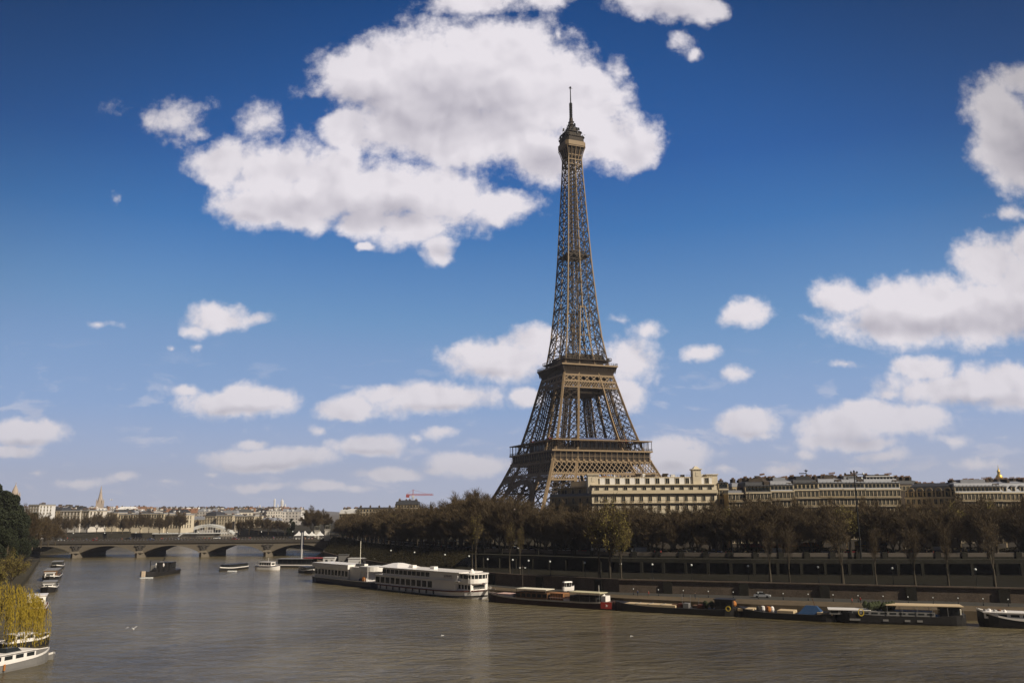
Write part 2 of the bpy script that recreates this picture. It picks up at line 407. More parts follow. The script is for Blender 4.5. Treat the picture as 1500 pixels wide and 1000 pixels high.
def dup(root, loc, rz=0.0, sc=None, label=None, group=None):
    c = root.copy(); C.objects.link(c); c.location = loc; c.rotation_euler = (0, 0, rz)
    if sc is not None: c.scale = (sc, sc, sc) if not isinstance(sc, (tuple, list)) else sc
    if label: c['label'] = label
    if group: c['group'] = group
    if root.name not in KIDS: KIDS[root.name] = [(ch, list(ch.children)) for ch in root.children]
    for ch, gr in KIDS[root.name]:
        d = ch.copy(); C.objects.link(d); d.parent = c
        for g in gr:
            e = g.copy(); C.objects.link(e); e.parent = d
    return c
def struct(name, mb, m, smooth=False):
    return tag(mb.build(name, m, None, smooth), None, None, None, 'structure')
def lerp(tab, x):
    if x <= tab[0][0]: return tab[0][1]
    for (a, b), (c, d) in zip(tab, tab[1:]):
        if x <= c: return b + (d - b)*(x - a)/(c - a)
    return tab[-1][1]
# ---------------------------------------------------------------- the iron tower
OUT = [(0,62.4),(10,55.5),(20,49.5),(30,44.3),(40,39.4),(51,34.6),(57.6,31.6),(64,29.5),(80,25.0),(100,20.2),(108,18.2),(116,15.9),(137,12.9),(160,10.9),(190,8.9),(217,7.5),(257,5.5),(276,4.8)]
WID = [(0,25),(40,17.5),(57,15.6),(108,10.6),(116,10.2),(137,9.6),(165,9.4)]
def t_out(z): return lerp(OUT, z)
def t_in(z): return max(0.0, t_out(z) - lerp(WID, z))
def panel(mb, a0, b0, a1, b1, w, sub=0.0, up=(0, 0, 1), horiz=True):
    """X-braced panel between chord segments a0-a1 and b0-b1"""
    a0, b0, a1, b1 = map(Vector, (a0, b0, a1, b1))
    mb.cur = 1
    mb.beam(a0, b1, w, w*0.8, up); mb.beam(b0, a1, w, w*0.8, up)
    if horiz: mb.beam(a1, b1, w*1.15, w, up)
    if sub:
        m = [(a0 + b0)/2, (a0 + a1)/2, (a1 + b1)/2, (b0 + b1)/2]
        for i in range(4): mb.beam(m[i], m[(i + 1) % 4], sub, sub, up)
        c = (a0 + b0 + a1 + b1)/4
        r = max(0.55, w*1.3)
        mb.box(c.x, c.y, c.z - r/2, r, r, r)
    mb.cur = 0
def trellis(mb, hf, z0, z1, step, run, w, vert=0.0, lo=None, hi=None):
    """diagonal trellis on the four faces; hf(z) half width of the face plane"""
    for k in range(4):
        c, s = [(1, 0), (0, 1), (-1, 0), (0, -1)][k]
        nrm = (s, -c, 0)
        def P(x, z):
            y = -hf(z); return (c*x - s*y, s*x + c*y, z)
        a, b = hf(z0), hf(z1)
        n = int(2*a/step)
        for i in range(-int(run/step) - 1, n + 2):
            x = -a + i*step
            for d in (1, -1):
                xa, xb = (x, x + run) if d > 0 else (x + run, x)
                # clip to the sloping ends
                t0, t1 = 0.0, 1.0
                pts = []
                for j in range(9):
                    t = j/8; xx = xa + (xb - xa)*t; zz = z0 + (z1 - z0)*t
                    if abs(xx) <= hf(zz) + 0.01: pts.append((xx, zz))
                if len(pts) >= 2: mb.beam(P(*pts[0]), P(*pts[-1]), w, w*0.7, nrm)
            if vert and abs(x) < b: mb.beam(P(x, z0), P(x, z1), vert, vert, nrm)
        for z, ww in ((z0, w*2.6), (z1, w*2.6)):
            h = hf(z); mb.beam(P(-h, z), P(h, z), ww, ww*0.8, nrm)
def build_tower():
    root = thing('lattice_tower', 'huge brown iron lattice tower with four splayed legs rising above the river bank', 'tower', (43.95, 574.1, 5.65), 0.3822)
    # pillars: four legs to the first platform, four to the second, the shaft above
    low = [0, 11, 22, 32.5, 40]
    mid = [57.6, 66, 74.5, 82.5, 90.5, 98.5, 107]
    for name, lev, cw, xw, sub in (('leg', low, 1.6, 0.62, 0.30), ('upper_leg', mid, 1.3, 0.42, 0.22)):
        for sx in (-1, 1):
            for sy in (-1, 1):
                mb = MB()
                full = lev + ([51, 57.6] if name == 'leg' else [115.5])
                for z0, z1 in zip(full, full[1:]):
                    o0, i0, o1, i1 = t_out(z0), t_in(z0), t_out(z1), t_in(z1)
                    cor0 = [(sx*o0, sy*o0, z0), (sx*i0, sy*o0, z0), (sx*i0, sy*i0, z0), (sx*o0, sy*i0, z0)]
                    cor1 = [(sx*o1, sy*o1, z1), (sx*i1, sy*o1, z1), (sx*i1, sy*i1, z1), (sx*o1, sy*i1, z1)]
                    for k in range(4):
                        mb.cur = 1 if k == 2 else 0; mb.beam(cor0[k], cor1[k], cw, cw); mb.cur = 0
                        if z0 >= lev[-1]: continue
                        j = (k + 1) % 4
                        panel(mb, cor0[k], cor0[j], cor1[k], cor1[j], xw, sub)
                        # intermediate strut line down the middle of each face
                        m0 = (Vector(cor0[k]) + Vector(cor0[j]))/2; m1 = (Vector(cor1[k]) + Vector(cor1[j]))/2
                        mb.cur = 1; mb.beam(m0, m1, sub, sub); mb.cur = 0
                    # lift track / stair inside the leg
                    if z0 < lev[-1]:
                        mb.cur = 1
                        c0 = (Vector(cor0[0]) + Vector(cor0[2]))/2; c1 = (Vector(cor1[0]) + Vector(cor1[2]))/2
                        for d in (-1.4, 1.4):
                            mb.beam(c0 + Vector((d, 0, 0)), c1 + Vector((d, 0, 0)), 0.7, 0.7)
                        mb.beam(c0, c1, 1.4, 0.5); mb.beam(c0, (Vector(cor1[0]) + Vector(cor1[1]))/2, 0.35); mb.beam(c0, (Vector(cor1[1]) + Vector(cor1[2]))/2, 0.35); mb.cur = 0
                mb.build(name, [M_iron, M_iron_shaded], root)
    # masonry feet
    for sx in (-1, 1):
        for sy in (-1, 1):
            MB().box(sx*50, sy*50, -2, 27, 27, 3.5).build('footing', M_stone2, root)
    # trellis girdles under the first platform
    g = MB(); trellis(g, lambda z: t_out(z) + 0.35, 43.7, 51, 3.45, 6.9, 0.36, 0.0); g.build('large_trellis', M_iron, root)
    for k in range(4):
        c, s = [(1, 0), (0, 1), (-1, 0), (0, -1)][k]; nrm = (s, -c, 0)
        def P(x, z, off=0.35):
            y = -(t_out(z) + off); return Vector((c*x - s*y, s*x + c*y, z))
        for side in (-1, 1):
            g = MB()
            zz0, zz1 = 39.6, 43.4
            lo = t_in(43) - 0.5; hi = t_out(zz0)
            x = lo
            while x < hi - 1:
                a, b = side*x, side*min(x + 3.4, t_out(zz1))
                g.beam(P(a, zz0), P(b, zz1), 0.34, 0.3, nrm); g.beam(P(b if abs(b) < hi else side*hi, zz0), P(a, zz1), 0.34, 0.3, nrm)
                x += 1.75
            g.beam(P(side*lo, zz0), P(side*hi, zz0), 0.9, 0.7, nrm)
            g.build('small_trellis', M_iron, root)
    # decorative arches between the legs
    for k in range(4):
        c, s = [(1, 0), (0, 1), (-1, 0), (0, -1)][k]; nrm = (s, -c, 0)
        mb = MB()
        def P(x, z, off=0.2):
            y = -(t_out(max(z, 0)) + off); return Vector((c*x - s*y, s*x + c*y, z))
        N = 44; pr = []
        for i in range(N + 1):
            t = math.pi*(0.04 + 0.92*i/N)
            pr.append((P(37.5*math.cos(t), 3.5 + 38.2*math.sin(t)), P(34.2*math.cos(t), 3.5 + 34.6*math.sin(t))))
        for i in range(N):
            mb.beam(pr[i][0], pr[i + 1][0], 0.75, 1.2, nrm); mb.beam(pr[i][1], pr[i + 1][1], 0.75, 1.2, nrm)
            mb.beam(pr[i][0], pr[i + 1][1], 0.3, 0.3, nrm); mb.beam(pr[i][1], pr[i + 1][0], 0.3, 0.3, nrm)
            mb.beam(pr[i][0], pr[i][1], 0.4, 0.4, nrm)
        # arcade with round heads filling the spandrels
        x = -22.0
        while x <= 22.01:
            za = 3.5 + 38.2*math.sqrt(max(0, 1 - (x/37.5)**2))
            if 43.4 - za > 0.8:
                mb.beam(P(x, za), P(x, 43.4), 0.45, 0.45, nrm)
            x2 = x + 2.75
            if x2 <= 22.01:
                zb = 3.5 + 38.2*math.sqrt(max(0, 1 - ((x + 1.4)/37.5)**2))
                if 43.4 - zb > 2.2:
                    prev = None
                    for j in range(7):
                        t = math.pi*j/6; q = P(x + 1.375 - 1.3*math.cos(t), 41.6 + 1.2*math.sin(t))
                        if prev is not None: mb.beam(prev, q, 0.5, 0.4, nrm)
                        prev = q
            x = x2
        mb.beam(P(-24, 43.5), P(24, 43.5), 0.9, 0.8, nrm)
        mb.build('arch', M_iron, root)
    # first platform
    f = MB()
    for k in range(4):
        c, s = [(1, 0), (0, 1), (-1, 0), (0, -1)][k]
        T = lambda x, y, z: (c*x - s*y, s*x + c*y, z)
        f.poly([T(-33.8, -33.8, 51.2), T(33.8, -33.8, 51.2), T(34.2, -34.2, 57.2), T(-34.2, -34.2, 57.2)])
        f.poly([T(-33.8, -33.8, 51.2), T(33.8, -33.8, 51.2), T(30, -30, 51.2), T(-30, -30, 51.2)])
    f.build('frieze', M_iron_deep_shade, root)
    f = MB()
    for k in range(4):
        c, s = [(1, 0), (0, 1), (-1, 0), (0, -1)][k]; T = lambda x, y, z: (c*x - s*y, s*x + c*y, z)
        for i in range(18):
            x = -33.6 + i*67.2/17
            f.beam(T(x, -34.75, 51.4), T(x, -35.3, 57.3), 0.16, 0.2); 
            p = T(x, -34.95, 51.5); f.box(p[0], p[1], 51.3, 1.5, 1.5, 1.1)
        f.beam(T(-34.6, -34.6, 51.2), T(34.6, -34.6, 51.2), 0.8, 0.7)
        f.beam(T(-35, -34.9, 54.4), T(35, -34.9, 54.4), 0.12, 0.12)
    f.build('console', M_iron, root)
    d = MB()
    for (x0, x1, y0, y1) in ((-35.7, 35.7, -35.7, -13), (-35.7, 35.7, 13, 35.7), (-35.7, -13, -13, 13), (13, 35.7, -13, 13)):
        d.box((x0 + x1)/2, (y0 + y1)/2, 57.3, x1 - x0, y1 - y0, 1.0)
    d.build('first_deck', M_iron, root)
    g = MB()
    for k in range(4):
        c, s = [(1, 0), (0, 1), (-1, 0), (0, -1)][k]; T = lambda x, y, z: (c*x - s*y, s*x + c*y, z)
        for z in (58.9, 59.5): g.beam(T(-35.5, -35.5, z), T(35.5, -35.5, z), 0.14, 0.14)
        for i in range(36): x = -35.5 + i*71/35; g.beam(T(x, -35.5, 58.3), T(x, -35.5, 59.5), 0.1, 0.1)
        for i in range(15):
            x = -35.2 + i*70.4/14; g.beam(T(x, -35.2, 58.3), T(x, -35.2, 64.2), 0.26, 0.26)
            g.beam(T(x, -31.2, 58.3), T(x, -31.2, 64.2), 0.26, 0.26)
    g.build('railing', M_iron_shaded, root)
    r = MB()
    for k in range(4):
        c, s = [(1, 0), (0, 1), (-1, 0), (0, -1)][k]; T = lambda x, y, z: (c*x - s*y, s*x + c*y, z)
        i = len(r.v)
        for z in (64.2, 64.75):
            for x, y in ((-35.6, -35.6), (35.6, -35.6), (29.5, -29.5), (-29.5, -29.5)): r.v.append(T(x, y, z))
        for q in ((0, 3, 2, 1), (4, 5, 6, 7), (0, 1, 5, 4), (2, 3, 7, 6)): r.f.append(tuple(i + a for a in q)); r.mi.append(0)
    r.build('gallery_roof', M_iron, root)
    for k in range(4):                                   # pavilions between the legs on the first platform
        a = k*math.pi/2
        p = MB(); p.cur = 0
        cx, cy = 24.0*math.sin(a), -24.0*math.cos(a)
        p.box(cx, cy, 58.3, 30, 9.5, 6.6, a)
        p.cur = 1
        c, s = math.cos(a), math.sin(a)
        for i in range(10):
            x = -13.2 + i*2.93; y = -28.8
            p.box(c*x - s*y, s*x + c*y, 59.6, 2.3, 0.16, 3.6, a)
        for sgn in (-1, 1):
            p.cur = 2; x = sgn*14.2; y = -24
            p.box(c*x - s*y, s*x + c*y, 65.0, 1.6, 9, 2.0, a)
        p.cur = 3; p.box(cx, cy, 65.02, 25, 7.6, 1.5, a)
        p.build('pavilion', [M_iron_deep_shade, mat('pavilion_window', (0.10, 0.12, 0.15), 0.2, 0, 0), M_boatr, mat('pavilion_blue_roof', (0.07, 0.10, 0.22), 0.5, 0, 0.1)], root)
    # second platform
    MB().frustum(-26, 26, -26, 26, 45.5, -27, 27, -27, 27, 57.2).build('floor_girders', M_iron_deep_shade, root)
    g = MB(); trellis(g, lambda z: t_out(z) + 0.3, 100.0, 104.2, 1.9, 3.8, 0.26); g.build('upper_trellis', M_iron, root)
    g = MB(); trellis(g, lambda z: t_out(z) + 0.3, 104.2, 108.3, 5.0, 5.0, 0.45); g.build('bracket_row', M_iron, root)
    g = MB()
    g.frustum(-14, 14, -14, 14, 97.0, -14, 14, -14, 14, 100.5)
    g.frustum(-17.9, 17.9, -17.9, 17.9, 108.0, -18.4, 18.4, -18.4, 18.4, 110.5)
    g.frustum(-18.4, 18.4, -18.4, 18.4, 110.5, -19.6, 19.6, -19.6, 19.6, 113.6)
    g.frustum(-19.6, 19.6, -19.6, 19.6, 113.6, -20.3, 20.3, -20.3, 20.3, 114.6)
    g.build('second_platform', M_iron_deep_shade, root)
    MB().box(0, 0, 114.62, 41.2, 41.2, 1.0).build('second_deck', M_iron, root)
    g = MB()
    for k in range(4):
        c, s = [(1, 0), (0, 1), (-1, 0), (0, -1)][k]; T = lambda x, y, z: (c*x - s*y, s*x + c*y, z)
        for z in (116.3, 117.0): g.beam(T(-20.4, -20.4, z), T(20.4, -20.4, z), 0.14, 0.14)
        for i in range(27):
            x = -20.4 + i*40.8/26; g.beam(T(x, -20.4, 115.6), T(x, -20.4, 117.2), 0.13, 0.13)
            g.beam(T(x*0.87, -17.3, 119.5), T(x*0.87, -17.3, 121), 0.13, 0.13)
        for i in range(22): x = -19.6 + i*39.2/21; g.beam(T(x, -18.2, 110.5), T(x, -20.2, 114.5), 0.22, 0.3)
        g.beam(T(-17.3, -17.3, 121), T(17.3, -17.3, 121), 0.16, 0.16)
    g.box(0, 0, 119.0, 35, 35, 0.5)
    g.build('second_deck_fittings', M_iron_shaded, root)
    g = MB()
    for (x, y, w, d, h) in ((0, 0, 20, 20, 8.6), (-9, -9, 8, 8, 7), (9.5, -8, 9, 9, 8.2), (-8, 9, 9, 8, 7.4), (9, 9, 8, 8, 7.8), (0, -12, 12, 5, 5)):
        g.box(x, y, 115.7, w, d, h)
    for i in range(12): g.box(-16 + i*2.9, -15.6, 119.6, 1.2, 1.0, 1.0 + (i*7 % 5)*0.35)
    g.build('kiosk', M_iron_deep_shade, root)
    # the shaft
    zs = [115.6]
    while zs[-1] < 262: zs.append(zs[-1] + max(5.0, 10.8 - (zs[-1] - 116)*0.040))
    zs[-1] = 268.0
    mb = MB()
    for z0, z1 in zip(zs, zs[1:]):
        o0, i0, o1, i1 = t_out(z0), t_in(z0), t_out(z1), t_in(z1)
        cw = 0.85 - (z0 - 116)*0.0018; xw = 0.46 - (z0 - 116)*0.0008
        merged = i1 < 1.4
        for k in range(4):
            c, s = [(1, 0), (0, 1), (-1, 0), (0, -1)][k]
            T = lambda x, y, z: (c*x - s*y, s*x + c*y, z)
            nrm = (s, -c, 0)
            mb.beam(T(-o0, -o0, z0), T(-o1, -o1, z1), cw, cw)
            for sg in (-1, 1):
                a0, b0, a1, b1 = T(sg*o0, -o0, z0), T(sg*(0 if merged else i0), -o0, z0), T(sg*o1, -o1, z1), T(sg*(0 if merged else i1), -o1, z1)
                panel(mb, a0, b0, a1, b1, xw, 0.2 if z0 < 200 else 0.0, nrm)
                if not merged: mb.beam(b0, b1, cw*0.85, cw*0.7, nrm)
                m1 = Vector(b1); mb.box(m1.x, m1.y, m1.z - 0.7, 1.15, 1.15, 1.4)
            if merged: mb.beam(T(0, -o0, z0), T(0, -o1, z1), cw*0.95, cw*0.7, nrm)
            else: mb.beam(T(-i1, -o1, z1), T(i1, -o1, z1), 0.4, 0.4)
            # inner faces of the pillars
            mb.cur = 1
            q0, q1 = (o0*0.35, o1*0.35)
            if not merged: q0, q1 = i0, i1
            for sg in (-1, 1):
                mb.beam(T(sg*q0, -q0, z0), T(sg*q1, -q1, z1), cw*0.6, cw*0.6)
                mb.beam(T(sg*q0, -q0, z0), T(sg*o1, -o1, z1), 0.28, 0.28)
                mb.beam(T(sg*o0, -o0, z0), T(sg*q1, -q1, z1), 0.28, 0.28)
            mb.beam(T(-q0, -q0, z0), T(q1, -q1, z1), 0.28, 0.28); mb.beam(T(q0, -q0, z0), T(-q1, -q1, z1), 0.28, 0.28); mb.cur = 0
    for sx in (-1, 1):
        for sy in (-1, 1): mb.beam((sx*1.6, sy*1.6, 116), (sx*1.4, sy*1.4, 270), 0.55, 0.55)
    mb.build('shaft', [M_iron, M_iron_shaded], root)
    g = MB(); g.box(0, 0, 194, 16.5, 16.5, 1.2); g.box(0, 0, 195.2, 9, 9, 3); g.build('intermediate_deck', M_iron_deep_shade, root)
    # top
    g = MB()
    for k in range(4):
        c, s = [(1, 0), (0, 1), (-1, 0), (0, -1)][k]; T = lambda x, y, z: (c*x - s*y, s*x + c*y, z)
        for x in (-4.9, -2.4, 0, 2.4, 4.9):
            prev = None
            for j in range(6):
                t = j/5; q = T(x*(1 + 0.45*t*t), -(4.9 + 2.4*t*t), 262 + 13*t)
                if prev: g.beam(prev, q, 0.4, 0.5)
                prev = q
        g.beam(T(-5, -5, 265.5), T(5, -5, 265.5), 0.7, 0.6); g.beam(T(-5, -5, 262), T(5, -5, 262), 0.5, 0.5)
        g.beam(T(-5.2, -5.2, 269), T(5.2, -5.2, 269), 0.5, 0.5)
    g.build('top_bracket', M_iron, root)
    ch = lambda h, k: [(-h + k, -h), (h - k, -h), (h, -h + k), (h, h - k), (h - k, h), (-h + k, h), (-h, h - k), (-h, -h + k)]
    g = MB(); g.prism(ch(7.6, 1.7), 274.6, 275.4); g.prism(ch(7.9, 1.8), 275.42, 278.6); g.build('top_gallery', M_iron, root)
    g = MB(); g.frustum(-5, 5, -5, 5, 268.5, -6.6, 6.6, -6.6, 6.6, 274.5); g.prism(ch(7.1, 1.8), 278.62, 282.4); g.prism(ch(7.6, 1.7), 282.42, 282.9)
    g.prism(ch(5.6, 1.4), 282.92, 286.6); g.prism(ch(6.3, 1.6), 286.62, 287.0); g.prism(ch(3.6, 1.0), 287.02, 290.6)
    g.lathe([(2.6, 290.6), (2.4, 292.4), (1.7, 292.6), (1.5, 296), (1.3, 299)], 10); g.box(0, 0, 293.4, 4.2, 4.2, 0.35); g.box(0, 0, 296.0, 3.4, 3.4, 0.3)
    g.build('cupola', M_iron_deep_shade, root)
    g = MB(); rnd = random.Random(5)
    for i in range(60):
        a = rnd.uniform(0, 6.283); rr = rnd.choice((7.3, 7.7, 5.9, 6.2, 3.0)); z = 283 if rr > 7 else (287 if rr > 4 else 291)
        x, y = rr*math.cos(a), rr*math.sin(a)
        x = max(-7.3, min(7.3, x)); y = max(-7.3, min(7.3, y))
        hh = rnd.uniform(1.2, 3.6)
        g.beam((x, y, z), (x*1.03, y*1.03, z + hh), 0.16, 0.16)
        if i % 2: g.box(x*1.08, y*1.08, z + hh*0.3, 0.9, 0.9, hh*0.55, a)
    for k in range(4):
        c, s = [(1, 0), (0, 1), (-1, 0), (0, -1)][k]; T = lambda x, y, z: (c*x - s*y, s*x + c*y, z)
        g.beam(T(-7.2, -7.4, 284.4), T(7.2, -7.4, 284.4), 0.12, 0.12); g.beam(T(-3.6, -3.6, 287), T(-1.2, -1.2, 296), 0.35, 0.35)
    g.build('aerial_cluster', M_iron_b, root)
    g = MB(); g.tube([(0, 0, 298), (0, 0, 311)], 0.95, 8)
    for i in range(9): g.lathe([(1.25, 299 + i*1.35), (1.25, 299.5 + i*1.35)], 8)
    g.tube([(0, 0, 311), (0, 0, 323.4)], [0.42, 0.30], 6)
    g.beam((-1.5, 0, 322.6), (1.5, 0, 322.6), 0.22, 0.22); g.beam((0, -1.5, 322.6), (0, 1.5, 322.6), 0.22, 0.22)
    g.lathe([(0.7, 322.9), (0.7, 323.6), (0.2, 324)], 8)
    g.build('aerial_mast', M_iron_b, root)
build_tower()
# ---------------------------------------------------------------- ground, water, banks
Z_UP = 11.0
SEC = [ # quay edge, foot of the quay wall, parapet of the upper embankment (x, y), going upstream
 ((330,118),(345,150),(360,255)), ((230,166),(240,190),(260,272)), ((150,200),(152,222),(175,281)), ((101,217),(101,241),(122,288)), ((62,233),(68,255),(79.5,295)),
 ((31,251),(32,269),(35.6,310)), ((-5,279),(3,290),(12,329)), ((-33,310),(-24,320),(-14,346)), ((-64,362),(-55,367),(-40,374)),
 ((-92,420),(-84,425),(-67,427)), ((-108,470),(-102,472),(-90,474)), ((-121,552),(-118,553),(-114,554))]
QE = [s[0] for s in SEC]; WL = [s[1] for s in SEC]; PP = [s[2] for s in SEC]
RB = [(-30,40),(-70,100),(-92,140),(-112,190),(-150,262),(-200,363),(-275,510),(-312,552),(-330,640),(-365,760),(-390,950),(-430,1100)]
LB2 = [(-114,587),(-125,610),(-165,680),(-225,780),(-300,950),(-330,1100)]
def polyline(pts, step, start=0.0):
    """points and directions along a polyline at equal steps"""
    out = []; d = start
    for a, b in zip(pts, pts[1:]):
        a = Vector(a); b = Vector(b); L = (b - a).length; u = (b - a)/L
        while d < L: out.append((a + u*d, u)); d += step
        d -= L
    return out
def off(p, u, o):                      # o metres to the land side (right of travelling upstream)
    return Vector((p.x + u.y*o, p.y - u.x*o))
def on_line(pts, u_px):                # where the sight line through photo column u crosses a polyline
    a = ray(u_px, 780)[0]
    for p, q in zip(pts, pts[1:]):
        f0, f1 = p[0] - a*p[1], q[0] - a*q[1]
        if f0*f1 <= 0 and f0 != f1:
            t = f0/(f0 - f1)
            P = Vector(p).lerp(Vector(q), t); return P, (Vector(q) - Vector(p)).normalized()
    return Vector(pts[-1]), (Vector(pts[-1]) - Vector(pts[-2])).normalized()
def build_water():
    m = bpy.data.materials.new('river_water'); m.use_nodes = True
    t = NT(m.node_tree); b = m.node_tree.nodes['Principled BSDF']
    co = t.n('ShaderNodeTexCoord').outputs['Object']
    n0 = t.ramp(t.noise(co, 0.012, 5, 0.55, 0.5), 0.3, 0.7)
    t.put(b.inputs['Base Color'], t.mix(n0, (0.072, 0.056, 0.026, 1), (0.175, 0.145, 0.085, 1)))
    b.inputs['Roughness'].default_value = 0.13; b.inputs['IOR'].default_value = 1.33; b.inputs['Specular IOR Level'].default_value = 0.5
    mp = t.n('ShaderNodeMapping'); t.put(mp.inputs['Vector'], co); mp.inputs['Scale'].default_value = (0.55, 1.0, 1.0); mp.inputs['Rotation'].default_value = (0, 0, 0.08)
    a = t.noise(mp.outputs[0], 0.9, 5, 0.6, 0.4); c = t.noise(mp.outputs[0], 0.27, 4, 0.6, 0.6); w = t.noise(mp.outputs[0], 0.03, 3, 0.5)
    h = t.m('MULTIPLY', t.m('ADD', t.m('MULTIPLY', a, 0.35), t.m('MULTIPLY', c, 1.5)), t.m('MULTIPLY_ADD', w, 1.6, 0.3))
    bn = t.n('ShaderNodeBump'); bn.inputs['Strength'].default_value = 1.0; bn.inputs['Distance'].default_value = 0.85
    t.put(bn.inputs['Height'], h); t.put(b.inputs['Normal'], bn.outputs[0])
    mb = MB(); mb.poly([(-8500, -600, 0), (8500, -600, 0), (8500, 6500, 0), (-8500, 6500, 0)])
    struct('water', mb, m)
def build_ground():
    # left bank plateau
    g = MB(); zu = Z_UP
    left = [(360, 255)] + PP[1:] + LB2 + [(-350, 1500), (200, 6500), (8500, 6500), (8500, 255)]
    g.poly([(x, y, zu) for x, y in left])
    for a, b in zip([PP[-1]] + LB2, LB2): g.poly([(a[0], a[1], -1), (b[0], b[1], -1), (b[0], b[1], zu), (a[0], a[1], zu)])
    struct('left_bank_ground', g, M_ground)
    g = MB(); zr = 10.0
    RW = [(x - 13, y) for x, y in RB[:6]] + [(-282, 512), (-313, 553)] + RB[8:]
    g.poly([(x, y, zr) for x, y in reversed(RW)] + [(-8500, 40, zr), (-8500, 6500, zr), (195, 6500, zr), (-352, 1500, zr), (-360, 1300, zr)][0:4] + [(-356, 1500, zr)])
    for a, b in zip(RW, RW[1:]): g.poly([(a[0], a[1], -1), (a[0], a[1], zr), (b[0], b[1], zr), (b[0], b[1], -1)])
    struct('right_bank_ground', g, M_ground)
    g = MB()
    g.sheet([[(x, y, 2.0) for x, y in RB[:8]], [(x - 14, y, 2.0) for x, y in RB[:8]]])
    g.sheet([[(x, y, -1) for x, y in RB[:8]], [(x, y, 2.0) for x, y in RB[:8]]])
    struct('right_bank_quay', g, mat('dark_quay_cobbles', (0.06, 0.052, 0.036), 0.95, 0, 0.4, 0.3, spec=0.05))
    g = MB()
    for a, b in zip(SEC, SEC[1:]):
        (q0, w0, p0), (q1, w1, p1) = a, b
        g.poly([(*q0, 2.2), (*w0, 2.2), (*w1, 2.2), (*q1, 2.2)])
        g.poly([(*q0, -1), (*q0, 2.2), (*q1, 2.2), (*q1, -1)])
    struct('quay', g, M_quay)
    g = MB()
    for a, b in zip(SEC[:9], SEC[1:9]):                # a darker strip along the back of the quay
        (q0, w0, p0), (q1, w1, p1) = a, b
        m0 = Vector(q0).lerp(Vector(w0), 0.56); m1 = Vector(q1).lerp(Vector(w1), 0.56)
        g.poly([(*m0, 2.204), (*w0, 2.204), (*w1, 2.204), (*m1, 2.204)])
    struct('quay_back_strip', g, mat('dark_quay_strip', (0.05, 0.046, 0.04), 0.9, 0, 0.3, 0.3))
    g = MB()                                            # mid level terrace between quay wall and embankment wall
    bw = []
    for a, b in zip(SEC, SEC[1:]):
        (q0, w0, p0), (q1, w1, p1) = a, b
        g.poly([(*w0, 5.6), (*p0, 5.6), (*p1, 5.6), (*w1, 5.6)])
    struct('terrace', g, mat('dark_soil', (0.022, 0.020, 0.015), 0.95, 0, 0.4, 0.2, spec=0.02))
    # quay wall with coping
    w = thing('quay_wall', 'long brown stone retaining wall with buttresses at the back of the lower quay', 'wall')
    g = MB()
    for a, b in zip(WL, WL[1:]):
        g.poly([(*a, 2.2), (*a, 5.8), (*b, 5.8), (*b, 2.2)])
    g.build('wall_face', M_quaywall, w)
    g = MB()
    for a, b in zip(WL, WL[1:]): g.beam((*a, 5.95), (*b, 5.95), 0.9, 0.35)
    g.build('coping', M_quaywall, w)
    for p, u in polyline(WL[2:9], 22, 4):
        MB().box(0, 0, 2.2, 2.6, 1.2, 3.4, math.atan2(u.y, u.x)).build('buttress', M_embank, w, loc=(p.x, p.y, 0))
    # embankment: dark gallery wall at right, ivy slope at left
    w = thing('embankment_wall', 'dark upper embankment wall with rows of pillars under the street parapet', 'wall')
    g = MB()
    PQ = PP[:8]
    def sh(pts, o):
        out = []
        for i, p in enumerate(pts):
            u = (Vector(pts[min(i + 1, len(pts) - 1)]) - Vector(pts[max(i - 1, 0)])).normalized()
            out.append(off(Vector(p), u, o))
        return out
    F0 = sh(PQ, -7.0); F1 = sh(PQ, -0.2)
    for i in range(len(PQ) - 1):
        a, b, c, d = F0[i], F0[i + 1], F1[i + 1], F1[i]
        g.poly([(*a, 9.2), (*a, 10.4), (*b, 10.4), (*b, 9.2)])
        g.poly([(*a, 10.4), (*d, 10.4), (*c, 10.4), (*b, 10.4)])
        g.poly([(*a, 9.2), (*b, 9.2), (*c, 9.2), (*d, 9.2)])
        g.poly([(*d, 5.6), (*d, 11.0), (*c, 11.0), (*c, 5.6)])
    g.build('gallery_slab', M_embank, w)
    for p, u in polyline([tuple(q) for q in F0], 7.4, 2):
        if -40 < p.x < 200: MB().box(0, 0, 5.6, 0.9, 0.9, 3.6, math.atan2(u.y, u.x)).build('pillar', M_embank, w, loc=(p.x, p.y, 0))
    g = MB()
    g.sheet([[(*p, 5.6) for p in WL[7:]], [(*Vector(p).lerp(Vector(q), 0.45), 9.0) for p, q in zip(WL[7:], PP[7:])], [(*q, 11.05) for q in PP[7:]]])
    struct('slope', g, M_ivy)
    # street parapet: pale panels between dark piers
    w = thing('street_parapet', 'low stone parapet of pale panels between dark piers along the upper street', 'parapet')
    for p, u in polyline(PP[1:9], 8.2, 0):
        rz = math.atan2(u.y, u.x)
        if p.x > 215: continue
        q = p + u*3.9
        MB().box(0, 0, 11.0, 6.5, 0.4, 1.25, rz).build('parapet_panel', M_pale2, w, loc=(q.x, q.y, 0))
        MB().box(0, 0, 10.4, 1.6, 1.1, 2.1, rz).build('parapet_pier', M_embank, w, loc=(p.x, p.y, 0))
    # street
    g = MB()
    inner = sh(PP, 9.0); outer = sh(PP, 24.0)
    g.sheet([[(*p, 11.004) for p in inner], [(*p, 11.004) for p in outer]])
    struct('road', g, M_asph)
    g = MB(); k0 = sh(PP, 8.7); k1 = sh(PP, 9.0)
    for o in (8.85, 24.15):
        L_ = sh(PP, o)
        for a, b in zip(L_, L_[1:]): g.beam((*a, 11.02), (*b, 11.02), 0.3, 0.24)
    struct('kerb', g, M_pale)
    g = MB(); 
